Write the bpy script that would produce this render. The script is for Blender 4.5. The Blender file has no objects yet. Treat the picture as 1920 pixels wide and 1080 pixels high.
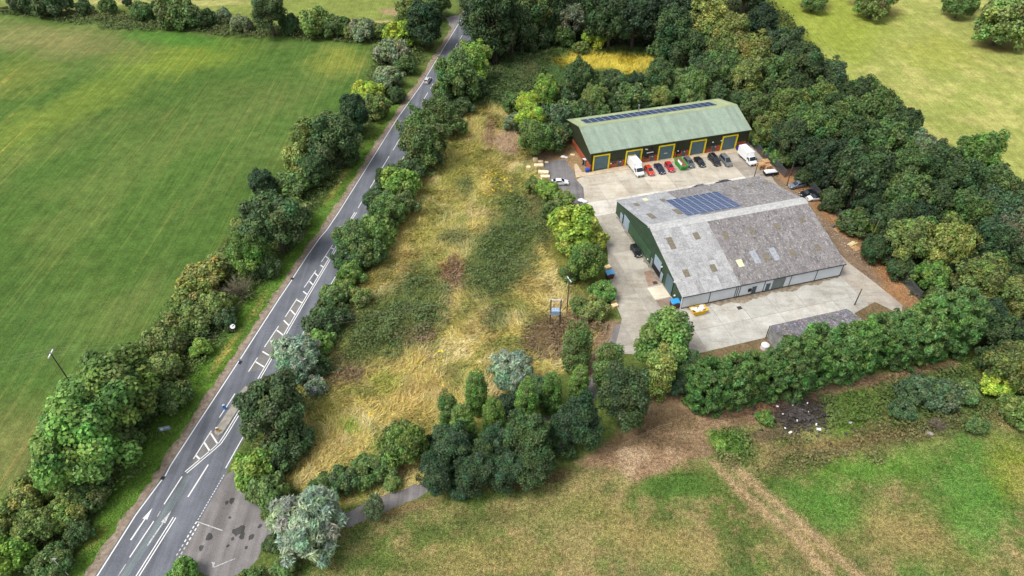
import bpy, bmesh, math, random
import numpy as np
from mathutils import Vector, Matrix

# ------------------------------------------------------------------ camera, sky, sun, exposure
SC = bpy.context.scene
COL = SC.collection
CAMH, FPX, PITCH = 100.0, 1280.0, math.radians(42.345)
cam = bpy.data.cameras.new('camera'); cam_o = bpy.data.objects.new('camera', cam); COL.objects.link(cam_o)
cam.sensor_width = 36; cam.lens = 24; cam.clip_start = 1; cam.clip_end = 6000
cam_o.location = (0, 0, CAMH); cam_o.rotation_euler = (math.pi/2-PITCH, 0, 0)
SC.camera = cam_o
SUN_EL, SUN_AZ = math.radians(60), math.radians(-112)          # azimuth from +Y, clockwise
W = bpy.data.worlds.new('World'); SC.world = W; W.use_nodes = True
wn = W.node_tree; wn.nodes.clear()
sky = wn.nodes.new('ShaderNodeTexSky'); sky.sky_type = 'NISHITA'; sky.sun_disc = False
sky.sun_elevation = SUN_EL; sky.sun_rotation = SUN_AZ; sky.dust_density = 4; sky.air_density = 1.2
hsv = wn.nodes.new('ShaderNodeHueSaturation'); hsv.inputs['Saturation'].default_value = 0.30
bg = wn.nodes.new('ShaderNodeBackground'); bg.inputs['Strength'].default_value = 0.145
wo = wn.nodes.new('ShaderNodeOutputWorld')
wn.links.new(sky.outputs[0], hsv.inputs['Color']); wn.links.new(hsv.outputs[0], bg.inputs[0]); wn.links.new(bg.outputs[0], wo.inputs[0])
sl = bpy.data.lights.new('sun', 'SUN'); sl.energy = 1.5; sl.angle = math.radians(24); sl.color = (1, .965, .91)
sun = bpy.data.objects.new('sun', sl); COL.objects.link(sun)
sd = Vector((math.sin(SUN_AZ)*math.cos(SUN_EL), math.cos(SUN_AZ)*math.cos(SUN_EL), math.sin(SUN_EL)))
sun.rotation_euler = sd.to_track_quat('Z', 'Y').to_euler(); sun.location = sd*300
vs = SC.view_settings; vs.view_transform = 'Standard'; vs.look = 'None'; vs.gamma = 1; vs.use_curve_mapping = False
vs.exposure = 0.50

# ------------------------------------------------------------------ helpers
R = random.Random(7); NR = np.random.RandomState(11)
cP, sP = math.cos(PITCH), math.sin(PITCH)
def ray(px, py):
    u = (px-960)/FPX; v = -(py-540)/FPX
    return Vector((u, cP+v*sP, -sP+v*cP))
def G(px, py, z=0.0):
    d = ray(px, py); t = (z-CAMH)/d.z
    return Vector((d.x*t, d.y*t, z))
def to_px(x, y, z=0.0):
    yy = y*sP+(z-CAMH)*cP; zz = y*cP-(z-CAMH)*sP
    return 960+FPX*x/zz, 540-FPX*yy/zz
def depth(p): return p.y*cP-(p.z-CAMH)*sP
def L(r, g, b):
    f = lambda c: ((c/255+.055)/1.055)**2.4 if c > 10 else c/255/12.92
    return (f(r), f(g), f(b))
def zf(ox, oy, s): return lambda x, y: (ox+x/s, oy+y/s)       # a zoomed crop's pixel -> photo pixel

def tag(o, label=None, cat=None, group=None, kind=None):
    if label: o['label'] = label
    if cat: o['category'] = cat
    if group: o['group'] = group
    if kind: o['kind'] = kind
    return o
def empty(name, loc=(0, 0, 0), rz=0, label=None, cat=None, group=None):
    o = bpy.data.objects.new(name, None); COL.objects.link(o); o.location = loc; o.rotation_euler = (0, 0, rz)
    o.empty_display_size = .3
    return tag(o, label, cat, group)
def link(name, me, mat=None, parent=None, loc=None, rot=None, color=None):
    o = bpy.data.objects.new(name, me); COL.objects.link(o)
    if mat and not me.materials: me.materials.append(mat)
    if parent: o.parent = parent
    if loc is not None: o.location = loc
    if rot is not None: o.rotation_euler = rot
    if color: o.color = (*color[:3], 1)
    return o
class MB:
    def __init__(s): s.v = []; s.f = []
    def add(s, vs_, fs):
        n = len(s.v); s.v += [tuple(p) for p in vs_]; s.f += [tuple(i+n for i in f) for f in fs]; return s
    def box(s, x0, x1, y0, y1, z0, z1):
        return s.add([(x0,y0,z0),(x1,y0,z0),(x1,y1,z0),(x0,y1,z0),(x0,y0,z1),(x1,y0,z1),(x1,y1,z1),(x0,y1,z1)],
                     [(0,3,2,1),(4,5,6,7),(0,1,5,4),(1,2,6,5),(2,3,7,6),(3,0,4,7)])
    def hexa(s, b, t):      # 4 bottom, 4 top points
        return s.add(list(b)+list(t), [(0,3,2,1),(4,5,6,7),(0,1,5,4),(1,2,6,5),(2,3,7,6),(3,0,4,7)])
    def poly(s, pts): return s.add(pts, [tuple(range(len(pts)))])
    def prism(s, pts, z0, z1):   # xy polygon
        n = len(pts)
        return s.add([(p[0],p[1],z0) for p in pts]+[(p[0],p[1],z1) for p in pts],
                     [tuple(range(n))[::-1], tuple(range(n, 2*n))]+[(i,(i+1)%n,n+(i+1)%n,n+i) for i in range(n)])
    def tube(s, a, b, r0, r1=None, n=8):
        a = Vector(a); b = Vector(b); r1 = r0 if r1 is None else r1
        d = (b-a).normalized(); x = d.orthogonal().normalized(); y = d.cross(x)
        c = [(math.cos(2*math.pi*i/n), math.sin(2*math.pi*i/n)) for i in range(n)]
        return s.add([a+(x*p+y*q)*r0 for p, q in c]+[b+(x*p+y*q)*r1 for p, q in c],
                     [(i,(i+1)%n,n+(i+1)%n,n+i) for i in range(n)]+[tuple(range(n))[::-1], tuple(range(n,2*n))])
    def ball(s, c, r, sx=1, sy=1, sz=1, n=8, m=5):
        vs_ = [(c[0],c[1],c[2]-r*sz)]
        for j in range(1, m):
            t = math.pi*j/m
            vs_ += [(c[0]+r*sx*math.sin(t)*math.cos(2*math.pi*i/n), c[1]+r*sy*math.sin(t)*math.sin(2*math.pi*i/n), c[2]-r*sz*math.cos(t)) for i in range(n)]
        vs_.append((c[0],c[1],c[2]+r*sz)); fs = []
        for i in range(n):
            fs.append((0, 1+(i+1)%n, 1+i)); fs.append((len(vs_)-1, 1+(m-2)*n+i, 1+(m-2)*n+(i+1)%n))
            for j in range(m-2): fs.append((1+j*n+i, 1+j*n+(i+1)%n, 1+(j+1)*n+(i+1)%n, 1+(j+1)*n+i))
        return s.add(vs_, fs)
    def mesh(s, name, smooth=False):
        me = bpy.data.meshes.new(name); me.from_pydata(s.v, [], s.f); me.update()
        if smooth: me.polygons.foreach_set('use_smooth', [True]*len(me.polygons))
        return me
    def build(s, name, mat, parent=None, loc=None, rot=None, color=None, smooth=False, bevel=0):
        o = link(name, s.mesh(name, smooth), mat, parent, loc, rot, color)
        if bevel:
            m = o.modifiers.new('bevel', 'BEVEL'); m.width = bevel; m.segments = 2; m.limit_method = 'ANGLE'
        return o
def np_mesh(name, V, F, colors=None, smooth=False):
    """V (n,3), F (m,k) arrays; colors (n,3) linear albedo per vertex"""
    me = bpy.data.meshes.new(name); n, m, k = len(V), len(F), F.shape[1]
    me.vertices.add(n); me.vertices.foreach_set('co', V.astype(np.float32).ravel())
    me.loops.add(m*k); me.loops.foreach_set('vertex_index', F.astype(np.int32).ravel())
    me.polygons.add(m); me.polygons.foreach_set('loop_start', np.arange(0, m*k, k, dtype=np.int32))
    me.update(calc_edges=True)
    if smooth: me.polygons.foreach_set('use_smooth', np.ones(m, bool))
    if colors is not None:
        a = me.color_attributes.new('tone', 'FLOAT_COLOR', 'POINT')
        a.data.foreach_set('color', np.concatenate([colors, np.ones((n, 1))], 1).astype(np.float32).ravel())
    return me
def copy_tree(o, parent=None):
    c = o.copy(); COL.objects.link(c); c.parent = parent
    for ch in o.children: copy_tree(ch, c)
    return c

# ------------------------------------------------------------------ materials
class N:
    def __init__(s, name, rough=.8, metallic=0, spec=.3):
        s.m = bpy.data.materials.new(name); s.m.use_nodes = True; s.t = s.m.node_tree
        s.b = s.t.nodes['Principled BSDF']; s.b.inputs['Roughness'].default_value = rough
        s.b.inputs['Metallic'].default_value = metallic; s.b.inputs['Specular IOR Level'].default_value = spec
    def n(s, t, **k):
        x = s.t.nodes.new(t)
        for a, b in k.items(): setattr(x, a, b)
        return x
    def l(s, a, b): s.t.links.new(a, b)
    def coord(s, kind='Object', rot=0, scale=(1, 1, 1)):
        tc = s.n('ShaderNodeTexCoord'); mp = s.n('ShaderNodeMapping')
        mp.inputs['Rotation'].default_value = (0, 0, rot); mp.inputs['Scale'].default_value = scale
        if kind == 'Random':
            oi = s.n('ShaderNodeObjectInfo'); cb = s.n('ShaderNodeVectorMath', operation='MULTIPLY_ADD'); cb.inputs[0].default_value = (1,1,1)
            s.l(oi.outputs['Random'], cb.inputs[0]); cb.inputs[1].default_value = (97,71,53); s.l(tc.outputs['Object'], cb.inputs[2]); s.l(cb.outputs[0], mp.inputs[0])
        else: s.l(tc.outputs[kind], mp.inputs[0])
        return mp.outputs[0]
    def noise(s, co, scale, detail=3, rough=.6, lo=.35, hi=.65, a=0., b=1.):
        t = s.n('ShaderNodeTexNoise'); t.inputs['Scale'].default_value = scale; t.inputs['Detail'].default_value = detail
        t.inputs['Roughness'].default_value = rough; s.l(co, t.inputs['Vector'])
        r = s.n('ShaderNodeMapRange'); s.l(t.outputs['Fac'], r.inputs[0])
        for i, v in zip((1, 2, 3, 4), (lo, hi, a, b)): r.inputs[i].default_value = v
        return r.outputs[0]
    def mix(s, fac, a, b, mode='MIX'):
        m = s.n('ShaderNodeMix', data_type='RGBA', blend_type=mode)
        for i, x in ((0, fac), (6, a), (7, b)):
            if hasattr(x, 'is_linked') or hasattr(x, 'links'): s.l(x, m.inputs[i])
            elif i == 0: m.inputs[0].default_value = x
            else: m.inputs[i].default_value = (*x[:3], 1)
        return m.outputs[2]
    def mul(s, colr, *facs):
        for f in facs:
            v = s.n('ShaderNodeVectorMath', operation='SCALE'); s.l(colr, v.inputs[0]); s.l(f, v.inputs['Scale']); colr = v.outputs[0]
        return colr
    def base(s, c):
        if hasattr(c, 'links'): s.l(c, s.b.inputs['Base Color'])
        else: s.b.inputs['Base Color'].default_value = (*c[:3], 1)
        return s
    def bump(s, h, strength=.3, dist=.05):
        b = s.n('ShaderNodeBump'); b.inputs['Strength'].default_value = strength; b.inputs['Distance'].default_value = dist
        s.l(h, b.inputs['Height']); s.l(b.outputs[0], s.b.inputs['Normal']); return s
    def ocol(s): return s.n('ShaderNodeObjectInfo').outputs['Color']
    def attr(s, n='tone'): return s.n('ShaderNodeAttribute', attribute_name=n).outputs['Color']

def worn(name, c, rough=.75, var=.25, scale=1.5, metallic=0, spec=.3, fine=9, kind='Object'):
    k = N(name, rough, metallic, spec); co = k.coord(kind)
    rgb = k.n('ShaderNodeRGB'); rgb.outputs[0].default_value = (*c[:3], 1)
    k.base(k.mul(rgb.outputs[0], k.noise(co, scale, 4, .65, a=1-var, b=1+var), k.noise(co, fine, 3, .7, a=1-var*.6, b=1+var*.6)))
    return k.m
def object_tinted(name, rough=.85, var=.2, scale=.6, fine=7, spec=.2, metallic=0, bump=0, kind='Object', extra=None):
    k = N(name, rough, metallic, spec); co = k.coord(kind)
    c = k.mul(k.ocol(), k.noise(co, scale, 4, .65, a=1-var, b=1+var), k.noise(co, fine, 3, .7, a=1-var, b=1+var))
    if extra: c = extra(k, co, c)
    k.base(c)
    if bump: k.bump(k.noise(co, fine, 3, .7), bump)
    return k.m
M = {}
def leaf_mat(name, translucent=.25):
    k = N(name, .65, 0, .18)
    c = k.n('ShaderNodeMix', data_type='RGBA', blend_type='MULTIPLY'); c.inputs[0].default_value = 1
    k.l(k.ocol(), c.inputs[6]); k.l(k.attr(), c.inputs[7]); k.base(c.outputs[2])
    tr = k.n('ShaderNodeBsdfTranslucent'); k.l(c.outputs[2], tr.inputs[0])
    mx = k.n('ShaderNodeMixShader'); mx.inputs[0].default_value = translucent
    out = [x for x in k.t.nodes if x.type == 'OUTPUT_MATERIAL'][0]
    k.l(k.b.outputs[0], mx.inputs[1]); k.l(tr.outputs[0], mx.inputs[2]); k.l(mx.outputs[0], out.inputs[0])
    return k.m
M['leaf'] = leaf_mat('leaf')
k = N('grass_blade', .75, 0, .1); k.base(k.attr()); M['blade'] = k.m
M['bark'] = worn('bark', (.10, .08, .06), .9, .4, 3)
M['twig'] = worn('dead_twig', (.20, .17, .12), .9, .3, 3)

def ground_mat(name, row=None, fine=.35, streak=0, sdir=0.):
    k = N(name, .95, 0, .05); co = k.coord('Object')
    facs = [k.noise(co, .35, 4, .65, a=.84, b=1.16), k.noise(co, 1.6, 3, .7, a=1-fine*.7, b=1+fine*.7), k.noise(co, 5.5, 2, .7, a=1-fine, b=1+fine)]
    if streak:
        cs = k.coord('Object', rot=sdir, scale=(1, .035, 1)); facs.append(k.noise(cs, 1.5, 4, .7, a=1-streak, b=1+streak))
    c = k.mul(k.attr(), *facs)
    hue = k.noise(co, .9, 3, .6)
    c = k.mix(k.noise(co, 2.6, 3, .6, .5, .75, 0, .35), c, k.mix(1., c, (1.35, 1.12, .9), 'MULTIPLY'))
    if row:
        cs = k.coord('Object', rot=sdir, scale=(1, .02, 1))
        s1 = k.noise(cs, .8, 4, .75, .53, .66, 0, .75)
        c = k.mix(s1, c, k.mix(1., c, (1.85, 1.35, 1.5), 'MULTIPLY'))
        s2 = k.noise(cs, 2.4, 3, .7, .48, .66, 0, .6)
        c = k.mix(s2, c, k.mix(1., c, (.62, .7, .62), 'MULTIPLY'))
    k.base(c).bump(k.noise(co, 3.5, 3, .7), .6, .12)
    return k.m
def asphalt(name, c, patch=.16, rot=0., wheel=0):
    k = N(name, .88, 0, .25); co = k.coord('Object')
    rgb = k.n('ShaderNodeRGB'); rgb.outputs[0].default_value = (*c, 1)
    cs = k.coord('Object', rot=rot, scale=(1, .03, 1))
    cc = k.mul(rgb.outputs[0], k.noise(co, .25, 4, .6, a=1-patch, b=1+patch), k.noise(co, 6, 2, .7, a=.8, b=1.2), k.noise(cs, .75, 3, .6, a=.78, b=1.22))
    cc = k.mix(k.noise(co, .7, 5, .75, .66, .78, 0, .5), cc, (.03, .03, .032))
    k.base(cc).bump(k.noise(co, 9, 2, .7), .25, .02); return k.m
ROADROT = math.radians(11)
M['asphalt'] = asphalt('asphalt', L(101, 104, 111), .12, ROADROT)
M['asphalt_repair'] = asphalt('asphalt_repair', L(110, 119, 121), .1, ROADROT)
M['asphalt_old'] = asphalt('asphalt_old', L(120, 116, 115), .16)
M['tarmac_dark'] = asphalt('tarmac_dark', L(112, 109, 109), .2)
M['hatch_asphalt'] = asphalt('hatch_asphalt', L(114, 112, 110), .12, ROADROT)
def paint(name, c, wear):
    k = N(name, .7, 0, .3); co = k.coord('Object')
    k.base(k.mix(k.noise(co, 3.5, 4, .75, .62-wear, .9-wear, 0, 1), c, L(112, 112, 114))); return k.m
M['line'] = paint('road_paint', (.74, .74, .72), .05)
M['line_worn'] = paint('road_paint_worn', (.62, .62, .6), .22)
YAW0 = .276
def conc_extra(k, co, c):
    c = k.mix(1., c, (.92, .92, .92), 'MULTIPLY')
    c = k.mix(k.noise(co, .16, 6, .75, .45, .66, 0, .8), c, k.mix(1., c, (.66, .62, .56), 'MULTIPLY'))
    st = k.coord('Object', rot=-YAW0, scale=(.06, 1, 1)); c = k.mix(k.noise(st, .9, 4, .75, .5, .68, 0, .55), c, k.mix(1., c, (.7, .68, .64), 'MULTIPLY'))
    st2 = k.coord('Object', rot=-YAW0, scale=(1, .06, 1)); c = k.mix(k.noise(st2, .8, 4, .75, .52, .7, 0, .4), c, k.mix(1., c, (.72, .7, .66), 'MULTIPLY'))
    c = k.mix(k.noise(co, 1.3, 5, .8, .64, .74, 0, .5), c, (.14, .12, .1))
    return k.mix(k.noise(co, .5, 4, .7, .55, .72, 0, .35), c, (.62, .6, .55))
M['concrete'] = object_tinted('yard_concrete', .9, .1, .3, 4, .15, kind='Object', extra=conc_extra)
M['kerb'] = worn('kerb_concrete', (.34, .32, .29), .9, .2, 1)
def fibre_extra(k, co, c):
    c = k.mix(1., c, (.95, .95, .98), 'MULTIPLY')
    wv = k.coord('Random', scale=(1, .55, 1))
    c = k.mix(k.noise(wv, 2.3, 5, .85, .54, .63, 0, .95), c, (.46, .45, .43))
    c = k.mix(k.noise(wv, 1.9, 5, .85, .55, .63, 0, .9), c, (.05, .047, .044))
    return c
M['fibre'] = object_tinted('fibre_cement_sheet', .95, .2, .5, 3, .1, extra=fibre_extra, kind='Random')
M['fibre_clean'] = object_tinted('fibre_cement_clean', .95, .18, .4, 3, .1, kind='Random', extra=lambda k, co, c: k.mix(k.noise(co, 2.0, 5, .85, .55, .65, 0, .8), c, (.10, .10, .098)))
M['green_steel'] = worn('green_steel_sheet', L(134, 152, 137), .5, .10, .25, 0, .35, 3)
M['ridge_steel'] = worn('ridge_steel', L(150, 160, 125), .5, .10, .3, 0, .35)
M['dark_clad'] = worn('dark_green_cladding', L(62, 66, 48), .6, .12, .5, 0, .3)
M['green_clad'] = worn('green_cladding', L(66, 92, 68), .65, .2, .6, 0, .25)
M['green_clad_upper'] = worn('green_cladding_upper', L(54, 76, 56), .65, .2, .6, 0, .25)
M['white_wall'] = worn('painted_wall', L(222, 228, 236), .85, .05, .6, 0, .2)
M['grey_render'] = worn('grey_render', (.24, .24, .23), .9, .3, .8)
M['shutter_blue'] = worn('shutter_blue', L(92, 115, 122), .55, .10, .8, .1, .4)
M['shutter_grey'] = worn('shutter_grey', L(126, 136, 136), .55, .10, .8, .1, .4)
M['shutter_pale'] = worn('shutter_pale', L(150, 166, 178), .55, .10, .8, .1, .4)
M['door_blue'] = worn('door_blue', L(78, 94, 104), .55, .1, 1)
M['yellow'] = worn('yellow_paint', L(240, 214, 20), .5, .06, 1)
M['black'] = worn('black_plastic', (.015, .015, .017), .55, .2, 3)
M['dark_metal'] = worn('dark_metal', (.05, .055, .06), .5, .2, 2, .4)
M['grey_metal'] = worn('grey_metal', (.34, .35, .36), .45, .15, 2, .6)
M['white_p'] = worn('white_panel', (.74, .75, .76), .45, .05, 1, 0, .4)
M['rubber'] = worn('rubber', (.016, .016, .016), .85, .2, 4)
M['glass'] = N('vehicle_glass', .08, 0, .7).base((.02, .026, .032)).m
M['pv'] = N('solar_cell', .18, 0, .6).base((.040, .066, .16)).m
M['pv_frame'] = N('solar_frame', .4, .5, .5).base((.62, .66, .72)).m
M['rooflight'] = worn('old_rooflight', L(116, 109, 94), .6, .25, 2)
M['rooflight_new'] = worn('new_rooflight', L(212, 204, 170), .6, .06, 2)
M['timber'] = object_tinted('pallet_timber', .85, .22, 2, 12, kind='Random')
M['rail_timber'] = worn('rail_timber', L(150, 132, 104), .9, .25, 3)
M['pole_wood'] = worn('pole_wood', (.085, .068, .052), .9, .25, 2)
M['tint'] = object_tinted('painted_object', .5, .06, 1, 8, .4)
M['brickm'] = worn('brick_mortar', L(168, 130, 108), .95, .15, 2)
M['brick'] = object_tinted('brick_face', .9, .2, 3, 9)
k = N('car_paint', .28, .0, .5); k.base(k.ocol()); k.b.inputs['Coat Weight'].default_value = .6; k.b.inputs['Coat Roughness'].default_value = .08; M['car'] = k.m
M['lamp'] = N('lamp_lens', .1, 0, .7).base((.6, .62, .64)).m
M['taillamp'] = N('tail_lens', .15, 0, .7).base((.35, .015, .012)).m
M['chrome'] = N('wheel_alloy', .3, .8, .5).base((.42, .43, .45)).m

# ------------------------------------------------------------------ ground: one fine grid, coloured by land cover and painted pasture tree shade, split into named fields
def vnoise(x, y, sc, seed):
    x = x*sc+seed*17.3; y = y*sc+seed*9.1; xi = np.floor(x).astype(int); yi = np.floor(y).astype(int); fx = x-xi; fy = y-yi
    fx = fx*fx*(3-2*fx); fy = fy*fy*(3-2*fy)
    h = lambda a, b: np.modf(np.abs(np.sin((a % 4093)*12.9898+(b % 4093)*78.233+seed*3.7)*43758.5453))[0]
    return (h(xi, yi)*(1-fx)+h(xi+1, yi)*fx)*(1-fy)+(h(xi, yi+1)*(1-fx)+h(xi+1, yi+1)*fx)*fy
def fbm(x, y, sc, seed=0, o=4):
    t = 0; a = .5; s = 0
    for i in range(o): t = t+a*vnoise(x, y, sc*2**i, seed+i); s += a; a *= .55
    return t/s
def sdist(X, Y, poly):
    P = np.array(poly, float); inside = np.zeros(X.shape, bool); d = np.full(X.shape, 1e9)
    for i in range(len(P)):
        a = P[i]; b = P[(i+1) % len(P)]; e = b-a
        t = np.clip(((X-a[0])*e[0]+(Y-a[1])*e[1])/(e@e+1e-9), 0, 1)
        d = np.minimum(d, np.hypot(X-a[0]-t*e[0], Y-a[1]-t*e[1]))
        c = ((a[1] > Y) != (b[1] > Y)); xx = e[0]*(Y-a[1])/(e[1] if e[1] else 1e-9)+a[0]; inside ^= c & (X < xx)
    return np.where(inside, d, -d)
CROP = [(-1400,0),(0,22),(60,30),(200,40),(380,64),(560,72),(715,80),(690,150),(640,225),(560,300),(500,360),(450,420),(400,480),(330,580),(250,650),(140,740),(60,860),(0,960),(-60,1120),(-1400,1500)]
MEADOW = [(890,195),(960,205),(1000,300),(1012,335),(1040,480),(1110,560),(1140,600),(1128,650),(1060,690),(1000,720),(900,780),(800,905),(650,945),(520,915),(470,860),(560,730),(640,640),(670,540),(745,420),(800,320),(850,230)]
PASTURE = [(1400,-60),(1560,120),(1600,170),(1700,250),(1800,275),(1880,330),(1925,380),(2600,700),(3200,-60)]
PADDOCK = [(640,990),(800,935),(1000,905),(1120,860),(1300,765),(1480,745),(1700,690),(1830,670),(2000,760),(2600,900),(2300,1500),(300,1500),(480,1070)]
CLEARING = [(905,205),(910,150),(960,100),(1040,90),(1180,90),(1290,120),(1280,150),(1100,160),(1000,190),(960,215)]
FARFIELD = [(-1400,-100),(-1400,-10),(60,5),(200,10),(420,30),(700,45),(760,20),(770,-100)]
Lc = lambda *a: np.array(L(*a))
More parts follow.
